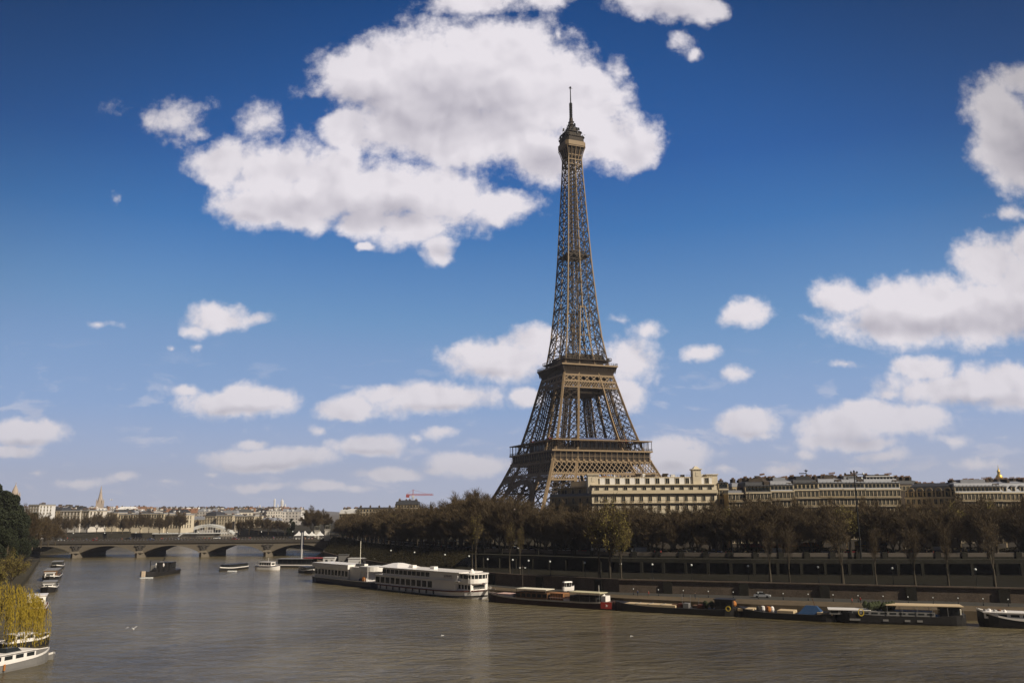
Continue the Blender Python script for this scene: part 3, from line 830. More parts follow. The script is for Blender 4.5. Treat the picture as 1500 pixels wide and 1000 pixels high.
    for p, u in polyline([tuple(q) for q in sh(PP, 16.5)], 6, 0):
        g.box(p.x, p.y, 11.008, 3.0, 0.15, 0.004, math.atan2(u.y, u.x))
    struct('road_marking', g, M_white)
    g = MB()
    N = 40; rows = []
    for j in range(N + 1):
        y = 1100 + 5400*(j/N)**1.3; row = []
        for i in range(N + 1):
            x = -5200 + 6400*i/N
            d1 = math.exp(-(((x + 1500)/380)**2 + ((y - 5350)/900)**2)); d2 = math.exp(-(((x + 1900)/1500)**2 + ((y - 3000)/1100)**2))
            z = 9.0 + 44*d1 + 9*d2 + 6*max(0, min(1, (y - 1100)/1200))*math.exp(-((x + 1500)/1500)**2)
            row.append((x, y, z))
        rows.append(row)
    g.sheet(rows); struct('hill', g, mat('far_ground', (0.14, 0.12, 0.10), 0.9, 0, 0.4, 0.01), True)
M_pale2 = mat('parapet_stone', (0.11, 0.092, 0.075), 0.9, 0, 0.2, 0.3)
def hill_z(x, y):
    d1 = math.exp(-(((x + 1500)/380)**2 + ((y - 5350)/900)**2)); d2 = math.exp(-(((x + 1900)/1500)**2 + ((y - 3000)/1100)**2))
    return 9.0 + 44*d1 + 9*d2 + 6*max(0, min(1, (y - 1100)/1200))*math.exp(-((x + 1500)/1500)**2)
build_water(); build_ground()
# ---------------------------------------------------------------- bridges
def build_bridge():
    x0, x1, y0, y1 = -313.0, -117.0, 552.0, 587.0
    r = thing('stone_bridge', 'long low stone bridge of five shallow arches crossing the river', 'bridge', (x0, y0, 0))
    L = x1 - x0; n = 5; pw = 5.0; span = (L - 4*pw)/n
    zt, zs, zc = 8.6, 2.8, 7.2
    for yy, fl in ((0, 1), (y1 - y0, -1)):
        g = MB(); cols = []; x = 0
        for k in range(n):
            M = 14
            for i in range(M + 1):
                t = i/M*2 - 1
                R_ = ((span/2)**2 + (zc - zs)**2)/(2*(zc - zs))
                z = zc - R_ + math.sqrt(R_*R_ - (t*span/2)**2)
                cols.append((x + span*i/M, z))
            x += span
            if k < n - 1: x += pw
        for (a, za), (b, zb) in zip(cols, cols[1:]):
            if abs(za - zs) < 0.01 and abs(zb - zs) < 0.01: za = zb = 1.0
            g.poly([(a, yy, za), (b, yy, zb), (b, yy, zt), (a, yy, zt)][::fl])
        g.build('spandrel_wall', mat('bridge_stone', (0.155, 0.13, 0.098), 0.9, 0, 0.2, 0.15, 0.4, 1.0), r)
    g = MB(); x = 0
    for k in range(n):
        M = 14; pts = []
        for i in range(M + 1):
            t = i/M*2 - 1; R_ = ((span/2)**2 + (zc - zs)**2)/(2*(zc - zs))
            pts.append((x + span*i/M, zc - R_ + math.sqrt(R_*R_ - (t*span/2)**2)))
        g.sheet([[(a, 0, z) for a, z in pts], [(a, y1 - y0, z) for a, z in pts]])
        for (a, za), (b, zb) in zip(pts, pts[1:]): g.beam((a, -0.12, za + 0.3), (b, -0.12, zb + 0.3), 0.3, 0.7)
        x += span + pw
    g.build('arch_vault', mat('bridge_stone', (0, 0, 0)), r)
    for k in range(n - 1):
        cx = (k + 1)*span + k*pw + pw/2
        g = MB()
        g.prism([(cx - 2.6, 0), (cx - 1.9, -2.6), (cx, -4.2), (cx + 1.9, -2.6), (cx + 2.6, 0), (cx + 2.6, y1 - y0), (cx - 2.6, y1 - y0)], -1, 2.8)
        g.frustum(cx - 2.7, cx + 2.7, -4.0, -0.05, 2.8, cx - 1.2, cx + 1.2, -1.6, -0.04, 4.0)
        g.build('pier', mat('bridge_stone', (0, 0, 0)), r)
        g = MB()                                         # carved eagle wreath above the pier
        g.cur = 0
        for j in range(12):
            a0, a1 = j*math.pi/6, (j + 1)*math.pi/6
            g.beam((cx + 1.9*math.cos(a0), -0.35, 5.9 + 1.5*math.sin(a0)), (cx + 1.9*math.cos(a1), -0.35, 5.9 + 1.5*math.sin(a1)), 0.6, 0.6)
        g.box(cx, -0.4, 5.0, 1.0, 0.6, 2.0); g.beam((cx - 3.4, -0.4, 7.4), (cx, -0.4, 6.0), 0.5, 0.8); g.beam((cx + 3.4, -0.4, 7.4), (cx, -0.4, 6.0), 0.5, 0.8)
        g.build('carved_relief', mat('weathered_relief', (0.09, 0.08, 0.07), 0.9, 0, 0.2), r)
    g = MB(); g.box(L/2, (y1 - y0)/2, zt, L + 6, y1 - y0 + 1.2, 1.5); g.build('deck', mat('bridge_deck_dark', (0.07, 0.06, 0.05), 0.9, 0, 0.2, 0.3), r)
    for yy in (-0.4, y1 - y0 + 0.4):
        g = MB(); g.box(L/2, yy, 10.1, L + 6, 0.35, 0.22); g.box(L/2, yy, 11.0, L + 6, 0.4, 0.2)
        for i in range(98): g.box(1 + i*2.0, yy, 10.3, 0.9, 0.3, 0.7)
        g.build('parapet', mat('bridge_deck_dark', (0, 0, 0)), r)
build_bridge()
def build_footbridge():
    Y = 940; a = at(262, 780, Y).x; b = at(346, 780, Y).x
    r = thing('steel_footbridge', 'pale steel arched footbridge seen behind the stone bridge', 'footbridge', (0, Y, 0))
    L = b - a; zc = 15.0
    for dy in (0, 8):
        g = MB(); N = 22; prev = None
        for i in range(N + 1):
            t = i/N*2 - 1; x = a + L*i/N; z = 3 + (zc - 3)*(1 - t*t); z2 = 3 + (zc - 3 - 2.0)*(1 - t*t)
            if prev:
                g.beam((prev[0], dy, prev[1]), (x, dy, z), 1.1, 1.1); g.beam((prev[0], dy, prev[2]), (x, dy, z2), 0.6, 0.6)
                g.beam((prev[0], dy, prev[1]), (x, dy, z2), 0.35, 0.35); g.beam((x, dy, z), (x, dy, z2), 0.35, 0.35)
            if z2 > 7 and i % 2 == 0: g.beam((x, dy, 6.5), (x, dy, z2), 0.25, 0.25)
            prev = (x, z, z2)
        g.build('arch_rib', mat('pale_steel', (0.72, 0.72, 0.70), 0.5, 0.0, 0.1), r)
    MB().box((a + b)/2 - 4, 4, 5.6, L + 50, 8, 0.9).build('walkway', mat('pale_steel', (0, 0, 0)), r)
build_footbridge()
# ---------------------------------------------------------------- trees
def rot_dir(d, ang, az):
    d = d.normalized()
    up = Vector((0, 0, 1)) if abs(d.z) < 0.9 else Vector((1, 0, 0))
    a = d.cross(up).normalized(); b = d.cross(a)
    return (d*math.cos(ang) + (a*math.cos(az) + b*math.sin(az))*math.sin(ang)).normalized()
def make_tree(name, seed, H, W, twig_mat, ntw, tw_len=1.1, tw_w=0.07, trunk_h=0.13, slim=False, leaf=None, nleaf=0, droop=0.0, density_low=0.3, bark=None, leaf_s=0.22):
    """root empty at origin > trunk (with limbs), crown (twigs) and budding leaves"""
    rnd = random.Random(seed)
    tr = MB(); cr = MB(); ends = []
    r0 = H*0.016 + 0.05
    def grow(p, d, L, r, lvl):
        n = 3; pts = [p]; rad = [r]; q = p.copy(); dd = d.copy()
        for i in range(n):
            dd = (dd + Vector((rnd.uniform(-.16, .16), rnd.uniform(-.16, .16), rnd.uniform(-.04, .14)))).normalized()
            q = q + dd*(L/n); pts.append(q.copy()); rad.append(r*(1 - 0.55*(i + 1)/n))
        tr.tube(pts, rad, 5 if lvl < 2 else 3, cap=False)
        if lvl >= 2: ends.append((pts[1], pts[-1], dd))
        if lvl == 3: return
        k = {0: 6, 1: 5, 2: 4}[lvl]
        for j in range(k):
            t = (0.35 + 0.65*(j + rnd.random()*0.8)/k)
            base = pts[0].lerp(pts[-1], min(1, t)) if lvl else p.lerp(pts[-1], 0.55 + 0.45*min(1, t))
            idx = min(n - 1, int(t*n)); base = pts[idx].lerp(pts[idx + 1], t*n - idx if t < 1 else 1)
            ang = rnd.uniform(0.25, 0.5) if slim else rnd.uniform(0.45, 0.95)
            nd = rot_dir(dd, ang, rnd.uniform(0, 6.283))
            grow(base, nd, L*rnd.uniform(0.5, 0.72), rad[idx]*0.6, lvl + 1)
        grow(pts[-1], rot_dir(dd, 0.15, rnd.uniform(0, 6.28)), L*0.62, rad[-1]*0.9, lvl + 1)
    # main stem, then a set of scaffold limbs
    th = H*trunk_h
    tr.tube([(0, 0, -0.3), (0.05, 0.03, th*0.5), (0, 0.1, th)], [r0*1.25, r0, r0*0.85], 7, cap=False)
    nl = 6 if not slim else 4
    for j in range(nl):
        a = j*6.283/nl + rnd.uniform(-.3, .3)
        tilt = rnd.uniform(0.35, 0.75) if not slim else rnd.uniform(0.1, 0.28)
        grow(Vector((0, 0, th*rnd.uniform(0.85, 1.0))), Vector((math.sin(tilt)*math.cos(a), math.sin(tilt)*math.sin(a), math.cos(tilt))), (H - th)*0.42, r0*0.5, 1)
    grow(Vector((0, 0, th)), Vector((0, 0, 1)), (H - th)*0.5, r0*0.75, 1)
    # scale limbs into the wanted envelope
    mx = max(max(abs(v[0]), abs(v[1])) for v in tr.v); mz = max(v[2] for v in tr.v)
    sx = (W/2)*0.95/mx; sz = (H*0.97)/mz
    sc = lambda v: Vector((v[0]*sx, v[1]*sx, v[2]*sz))
    keep = 0.6*th
    tr.v = [tuple(sc(v)) if v[2] > keep else (v[0], v[1], v[2]*sz) for v in tr.v]
    for _ in range(ntw):
        a, b, d = rnd.choice(ends); a = sc(a); b = sc(b)
        p = a.lerp(b, rnd.random()**0.7*1.15) + Vector((rnd.gauss(0, .35), rnd.gauss(0, .35), rnd.gauss(0, .3)))
        o = Vector((p.x/(W/2), p.y/(W/2), 0.9 + rnd.uniform(-.3, .4) - droop*3)); o = (o + Vector((rnd.uniform(-.8, .8), rnd.uniform(-.8, .8), rnd.uniform(-.5, .6)))).normalized()
        L = tw_len*rnd.uniform(0.6, 1.4); s = o.cross(Vector((rnd.uniform(-1, 1), rnd.uniform(-1, 1), rnd.uniform(-1, 1)))).normalized()*tw_w*rnd.uniform(0.6, 1.3)
        e = p + o*L
        cr.poly([p - s, p + s, e])
    r = thing(name, None, None, (0, 0, -900))
    tr.build('trunk', bark or M_bark, r, True); cr.build('crown', twig_mat, r)
    if nleaf:
        lf = MB()
        for _ in range(nleaf):
            a, b, d = rnd.choice(ends); a = sc(a); b = sc(b)
            p = a.lerp(b, rnd.random()*1.2) + Vector((rnd.gauss(0, .45), rnd.gauss(0, .45), rnd.gauss(0, .45)))
            u = Vector((rnd.uniform(-1, 1), rnd.uniform(-1, 1), rnd.uniform(-1, 1))).normalized()*leaf_s; v = u.cross(Vector((rnd.uniform(-1, 1), rnd.uniform(-1, 1), rnd.uniform(-1, 1)))).normalized()*leaf_s*0.7
            lf.poly([p - u, p - v, p + u, p + v])
        lf.build('leaves', leaf, r)
    return r
def make_bush(name, seed, H, W, m, n, ls, base=0.0, trunk=True, lobes=9):
    """evergreen: trunk and a crown of many leaf faces in uneven clumps"""
    rnd = random.Random(seed); r = thing(name, None, None, (0, 0, -900)); tr = MB(); cr = MB()
    tr.tube([(0, 0, -0.3), (0.1, 0, H*0.4), (0, 0.1, H*0.8)], [H*0.022, H*0.016, H*0.006], 6, cap=False)
    cl = []
    for i in range(lobes):
        t = i/(lobes - 1); a = rnd.uniform(0, 6.283); rr = W*0.26*math.sin(math.pi*min(1, 0.18 + 0.8*t))
        c = Vector((rr*math.cos(a), rr*math.sin(a), H*(base + 0.12 + (0.84 - base)*t)))
        cl.append((c, W*rnd.uniform(0.18, 0.32)*(1.1 - 0.5*t)))
        tr.tube([(0, 0, c.z*0.7), tuple(c)], [H*0.008, H*0.003], 4, cap=False)
    for _ in range(n):
        c, rad = rnd.choice(cl)
        u = Vector((rnd.gauss(0, 1), rnd.gauss(0, 1), rnd.gauss(0, 1))).normalized()*rad*rnd.random()**0.4
        p = c + Vector((u.x, u.y, u.z*1.15))
        e = Vector((rnd.uniform(-1, 1), rnd.uniform(-1, 1), rnd.uniform(-1, 1))).normalized()*ls; f = e.cross(Vector((rnd.uniform(-1, 1), rnd.uniform(-1, 1), rnd.uniform(-1, 1)))).normalized()*ls*0.6
        cr.poly([p - e, p - f, p + e, p + f])
    tr.build('trunk', M_bark, r); cr.build('crown', m, r)
    return r
protos = [make_tree('bare_tree', 11, 20, 13, M_twig, 13000, 1.35, 0.052), make_tree('bare_tree', 12, 20, 14, M_twig, 13000, 1.35, 0.052),
          make_tree('bare_tree', 13, 20, 12, M_twig2, 12500, 1.35, 0.05), make_tree('bare_tree', 14, 20, 15, M_twig, 13000, 1.4, 0.052)]
dense = make_tree('bare_tree', 15, 22, 21, M_twig, 26000, 1.4, 0.06, 0.15)
slims = [make_tree('slim_tree', 21, 21, 7, M_twig, 1400, 1.2, 0.05, 0.3, True, M_bud, 420, bark=mat('pale_bark', (0.07, 0.056, 0.038), 0.9, 0, 0.3, 1.0)),
         make_tree('slim_tree', 22, 21, 8, M_twig, 1200, 1.3, 0.05, 0.25, True, None, 0, bark=mat('pale_bark', (0, 0, 0)))]
budding = make_tree('budding_tree', 23, 19, 13, M_twig2, 2400, 1.2, 0.055, 0.3, False, M_bud, 3200, bark=mat('pale_bark', (0, 0, 0)), leaf_s=0.2)
evergreen = make_bush('evergreen_tree', 31, 20, 13, M_ever, 16000, 0.34, 0.05)
cypress = make_bush('evergreen_tree', 32, 14, 8, M_ever, 7000, 0.3, 0.0, lobes=8)
PROTO_TREES = protos + slims + [dense, budding, evergreen, cypress]
rt = random.Random(77)
G_QUAY = 'bare trees along the upper embankment'
def plant(proto, x, y, z, H, label, group, h0=20.0, cat='tree', wide=1.0):
    s = H/h0
    return dup(proto, (x, y, z), rt.uniform(0, 6.28), (s*wide, s*wide, s), label, group)
def ang_u(x, y):   # photo column of a ground point (only to choose a label / height from the picture)
    return 750 + F*x/(y*math.cos(PITCH))
TOPS = [(480, 757), (500, 752), (560, 748), (600, 742), (640, 742), (665, 727), (700, 722), (745, 727), (790, 738), (830, 741), (880, 738), (950, 745), (1050, 740), (1090, 732), (1150, 738), (1250, 736), (1330, 738), (1400, 731), (1460, 733), (1520, 735)]
def quay_tree_label(u, row):
    if u < 655: s = 'between the stone bridge and the foot of the tower'
    elif u < 800: s = 'in front of the left legs of the tower'
    elif u < 1062: s = 'in front of the long cream apartment block'
    elif u < 1330: s = 'in front of the terrace of mansard houses'
    else: s = 'in front of the dark slate and grey roofed houses at right'
    return 'bare brown plane tree %s' % s, 'bare plane trees %s' % s
ii = 0
for row, (o, step, st) in enumerate(((5.5, 7.6, 3), (10.5, 9.5, 0), (26.5, 6.8, 6), (31.5, 7.6, 1))):
    pl = PP[1:]
    for p, u in polyline(pl, step, st):
        q = off(p, u, o + rt.uniform(-1.2, 1.2)) + u*rt.uniform(-1.5, 1.5)
        uu = ang_u(q.x, q.y)
        if uu < 488 or uu > 1540: continue
        if row == 3 and uu > 850 and rt.random() < 0.15: continue
        top = lerp(TOPS, uu) + rt.uniform(-2, 9) + (5 if row < 2 and uu > 800 else 0)
        H = at(uu, top, q.y).z - Z_UP
        if H < 8 or (q - Vector((43, 560))).length < 42 and q.y > 520: continue
        lab, grp = quay_tree_label(uu, row)
        plant(protos[ii % 4] if rt.random() < 0.93 else budding, q.x, q.y, Z_UP, H*(1.13 if uu > 790 else 1.05), lab, grp, wide=1.32); ii += 1
# big leafless crowns beside the tower's left legs
for (u, Y, top, w) in ((668, 455, 727, 1.0), (694, 462, 722, 1.05), (722, 452, 724, 1.0), (748, 455, 728, 1.0), (772, 460, 738, 0.9)):
    a = at(u, top, Y); plant(dense, a.x, Y, Z_UP, a.z - Z_UP, 'large round bare tree rising before the left legs of the tower', 'large round bare trees before the tower legs', 22.0, wide=0.85*w)
for (u, Y, top) in ((588, 640, 733), (606, 650, 733), (530, 600, 750), (555, 620, 748), (632, 560, 746), (652, 560, 741)):
    a = at(u, top, Y); plant(protos[ii % 4], a.x, Y, Z_UP, a.z - Z_UP, 'bare tree in front of the distant dark apartment houses left of the tower', 'bare trees before the distant dark apartment houses'); ii += 1
for (u, Y, top, w, l) in ((458, 600, 740, 1.0, 'huge round bare tree rising behind the white market tents'), (478, 612, 745, 0.75, 'round bare tree at the right shoulder of the huge one behind the market tents')):
    a = at(u, top, Y); plant(dense, a.x, Y, Z_UP, a.z - Z_UP, l, None, 22.0, wide=w)
a = at(427, 762, 600); plant(cypress, a.x, 600, Z_UP, a.z - Z_UP + 1, 'small dark evergreen tree left of the white market tents', None, 14)
a = at(505, 758, 590); plant(cypress, a.x, 590, Z_UP, a.z - Z_UP, 'dark evergreen tree between the bridge end statue and the carousel', None, 14)
# slender trees on the terrace between quay wall and street
for k, (u, top, kind, wd) in enumerate(((681, 748, 0, .8), (676, 750, 0, .6), (735, 762, 0, .8), (750, 768, 0, .6), (868, 742, 1, 1.1), (884, 722, 2, .9), (900, 745, 2, .6), (1122, 752, 1, 1), (1150, 762, 1, .8), (1228, 742, 1, 1.1), (1277, 768, 1, .8), (1335, 765, 1, .9), (1384, 762, 1, .9), (1452, 748, 1, 1.0))):
    w_, d_ = on_line(WL, u); q = off(w_, d_, 3.5 if u > 720 else 5)
    a = at(u, top, q.y)
    pr = (slims[0], slims[1], budding)[kind]
    lab = {681: 'tall slender yellow budded tree behind the wheelhouse of the two deck boat', 676: 'small slender tree just left of the tall one behind the two deck boat', 735: 'slender yellow budded tree on the terrace above the bow of the first dark barge', 750: 'thinner yellow budded tree beside its taller twin on the terrace'}.get(u)
    lab = lab or {1: 'slender leafless tree on the dark terrace behind the quay wall', 2: 'yellow green budding tree in front of the left end of the cream block'}[kind]
    plant(pr, q.x, q.y, 5.6, a.z - 5.6, lab, 'slender trees on the terrace behind the quay wall', 21 if kind < 2 else 19, wide=wd)
# far bank beyond the bridge
for k in range(24):
    u = 34 + k*13.4 + rt.uniform(-3, 3); 
    if u > 352: break
    Y = 775 + rt.uniform(-25, 40) - (60 if u < 110 else 0); a = at(u, (748 if u < 330 else 755) + rt.uniform(-3, 7), Y)
    if u > 268 and u < 345: a = at(u, 766 + rt.uniform(-8, 5), 1010); Y = 1010
    plant(protos[k % 4], a.x, Y, 10, max(7, a.z - 10), 'bare brown tree lining the far bank before the pale riverside palace', 'bare trees lining the far bank behind the bridge')
for k, (u, top) in enumerate(((352, 758), (366, 755), (380, 752), (394, 754), (408, 757), (418, 760), (335, 760))):
    a = at(u, top, 700); plant(protos[k % 4], a.x, 700, 10, a.z - 10, 'bare brown tree behind the right half of the bridge', 'bare trees behind the right half of the bridge')
# near right bank: dark mass of trees at the left edge
for k, (u, Y, top, pr) in enumerate(((-6, 300, 712, 0), (8, 330, 722, 2), (22, 350, 728, 0), (30, 380, 742, 2), (-30, 250, 725, 0), (44, 400, 738, 1), (52, 430, 752, 2), (64, 455, 755, 1), (74, 470, 760, 1), (2, 250, 775, 0), (-40, 210, 760, 0), (14, 285, 775, 2), (84, 500, 762, 1), (34, 330, 775, 0), (22, 240, 800, 3), (-12, 200, 800, 3))):
    a = at(u, top, Y)
    kind = (evergreen, protos[k % 4], evergreen, budding)[pr]
    lab = ('dark evergreen tree on the near right bank at the left edge of the view', 'bare brown tree on the bank just left of the bridge', 'dark evergreen tree on the near right bank at the left edge of the view', 'yellow green budding tree above the houseboats at the left edge')[pr]
    zg = 10 if Y > 245 else 9
    if pr == 3: zg = 5
    plant(kind, a.x, Y, zg, a.z - zg, lab, ('dark evergreen trees at the left edge', 'bare trees just left of the bridge', 'dark evergreen trees at the left edge', 'yellow green budding trees above the houseboats')[pr], 19 if kind is budding else 20, wide=1.0)
# weeping willow over the houseboats
def willow():
    rnd = random.Random(8)
    Y = 168; a = at(14, 868, Y); cx = a.x - 2; zb = 2.0; H = 13.0
    r = thing('weeping_willow', 'yellow green weeping willow hanging over the moored houseboats at the lower left', 'tree', (cx, Y, zb))
    tr = MB(); tr.tube([(0, 0, -0.3), (0.3, 0.2, 2.5), (0.1, 0, 5)], [0.55, 0.42, 0.35], 8, cap=False)
    for i in range(11):
        t = i*0.57; rr = rnd.uniform(2.5, 5.5)
        tr.tube([(0, 0, 4.5), (rr*0.45*math.cos(t), rr*0.45*math.sin(t), 8.5), (rr*math.cos(t), rr*math.sin(t), 10.8 + rnd.uniform(-1, .8))], [0.22, 0.13, 0.05], 5, cap=False)
    tr.build('trunk', M_bark, r)
    cr = MB()
    for i in range(620):
        t = rnd.uniform(0, 6.283); rr = 7.6*rnd.random()**0.5
        if rnd.random() < 0.25: t = rnd.uniform(-0.8, 0.6); rr = rnd.uniform(5, 8.6)
        z = (H - 1.2)*(1 - (rr/10.5)**2)**0.5 + rnd.uniform(-1.0, .6)
        x, y = rr*math.cos(t), rr*math.sin(t)
        L = rnd.uniform(2.5, 6.5) + rr*0.25; L = min(L, z - 0.4 - 0.25*rnd.random())
        ox, oy = math.cos(t)*0.7, math.sin(t)*0.7; k = 0.0
        while k < L:
            px = x + ox*(1 - math.exp(-k)) + rnd.uniform(-.1, .1); py = y + oy*(1 - math.exp(-k)) + rnd.uniform(-.1, .1); pz = z - k
            w = rnd.uniform(0.035, 0.075); hh = rnd.uniform(0.3, 0.55); an = rnd.uniform(0, 3.14); dx, dy = w*math.cos(an), w*math.sin(an)
            sx, sy = rnd.uniform(-.12, .12), rnd.uniform(-.12, .12)
            cr.poly([(px - dx, py - dy, pz), (px + sx, py + sy, pz - hh*0.5 - 0.1), (px + dx, py + dy, pz), (px + sx*0.3, py, pz + hh*0.5)])
            k += 0.34
    cr.build('crown', M_willow, r)
willow()
# ivy and hedge over the embankment slope, shrubs on the near bank
def foliage_mass(name, label, pts_fn, n, m, ls, seed):
    rnd = random.Random(seed); g = MB()
    for _ in range(n):
        p = pts_fn(rnd)
        e = Vector((rnd.uniform(-1, 1), rnd.uniform(-1, 1), rnd.uniform(-1, 1))).normalized()*ls*rnd.uniform(.6, 1.3); f = e.cross(Vector((rnd.uniform(-1, 1), rnd.uniform(-1, 1), rnd.uniform(-1, 1)))).normalized()*ls*0.7
        g.poly([p - e, p - f, p + e, p + f])
    o = g.build(name, m); tag(o, label, name, None, 'stuff'); return o
def slope_pt(rnd):
    i = rnd.randrange(7, len(SEC) - 1); t = rnd.random(); s = rnd.random()
    w = Vector(WL[i]).lerp(Vector(WL[i + 1]), t); p = Vector(PP[i]).lerp(Vector(PP[i + 1]), t)
    q = w.lerp(p, s); z = (5.6 + (9 - 5.6)*s/0.45) if s < .45 else (9 + 2.05*(s - .45)/.55)
    return Vector((q.x, q.y, z + rnd.random()**2*1.3))
foliage_mass('ivy', 'dark ivy and scrub covering the sloping embankment below the bridge end', slope_pt, 45000, M_ivy, 0.2, 3)
def hedge_pt(rnd):
    i = rnd.randrange(0, 7); t = rnd.random(); a = Vector(RB[i]).lerp(Vector(RB[i + 1]), t)
    x = a.x - 12 - rnd.random()*9; k = rnd.random()
    return Vector((x, a.y, 5.5 + 5.0*min(1, (a.x - 12 - x)/5) + rnd.random()*1.8*(1.3 + math.sin(a.y*0.23))))
foliage_mass('scrub', 'dark scrub on the near right bank behind the houseboats', hedge_pt, 26000, M_ivy, 0.42, 4)

def under_pt(rnd):
    i = rnd.randrange(1, 8); t = rnd.random(); p = Vector(PP[i]).lerp(Vector(PP[i + 1]), t); u = (Vector(PP[i + 1]) - Vector(PP[i])).normalized()
    q = off(p, u, 25.2 + rnd.random()*1.6); return Vector((q.x, q.y, 11 + rnd.random()*2.1*(0.75 + 0.25*math.sin(q.x*0.4))))
foliage_mass('hedge', 'dark clipped hedge along the far side of the street under the trees', under_pt, 22000, M_ivy, 0.26, 6)
# ---------------------------------------------------------------- buildings
M_frame = mat('window_frame', (0.56, 0.47, 0.33), 0.7, 0, 0.05)
M_shut = mat('grey_shutter', (0.30, 0.30, 0.28), 0.7, 0, 0.1)
WIN = {}
def win_mesh(w, h, shutters=False, arch=False):
    k = (round(w, 2), round(h, 2), shutters, arch)
    if k in WIN: return WIN[k]
    g = MB(); g.cur = 0                                  # origin: bottom centre on the wall plane, outside is -y
    g.box(0, -0.015, 0, w, 0.07, h)
    g.cur = 1
    for sx in (-1, 1): g.box(sx*(w/2 + 0.06), -0.09, -0.02, 0.12, 0.22, h + 0.1)
    g.box(0, -0.09, h + 0.08, w + 0.3, 0.26, 0.2); g.box(0, -0.12, -0.17, w + 0.34, 0.3, 0.14)
    g.box(0, -0.06, 0, 0.06, 0.05, h)
    g.cur = 2
    if shutters:
        for sx in (-1, 1): g.box(sx*(w/2 + 0.12 + w*0.24), -0.05, 0, w*0.44, 0.06, h)
    WIN[k] = g.mesh('window', [M_glass, M_frame, M_shut])
    return WIN[k]
DORM = {}
def dorm_mesh(w, h, d, wall, roofm):
    k = (w, h, d, wall.name, roofm.name)
    if k in DORM: return DORM[k]
    g = MB(); g.cur = 0; g.box(0, d/2, 0, w, d, h); g.cur = 1; g.box(0, -0.05, 0.25, w*0.62, 0.06, h*0.68)
    g.cur = 2; g.box(0, d/2 - 0.1, h, w + 0.35, d + 0.35, 0.22); g.frustum(-w/2, w/2, 0, d, h + 0.22, -0.1, 0.1, 0.1, d, h + 0.6)
    DORM[k] = g.mesh('dormer', [wall, M_glass, roofm]); return DORM[k]
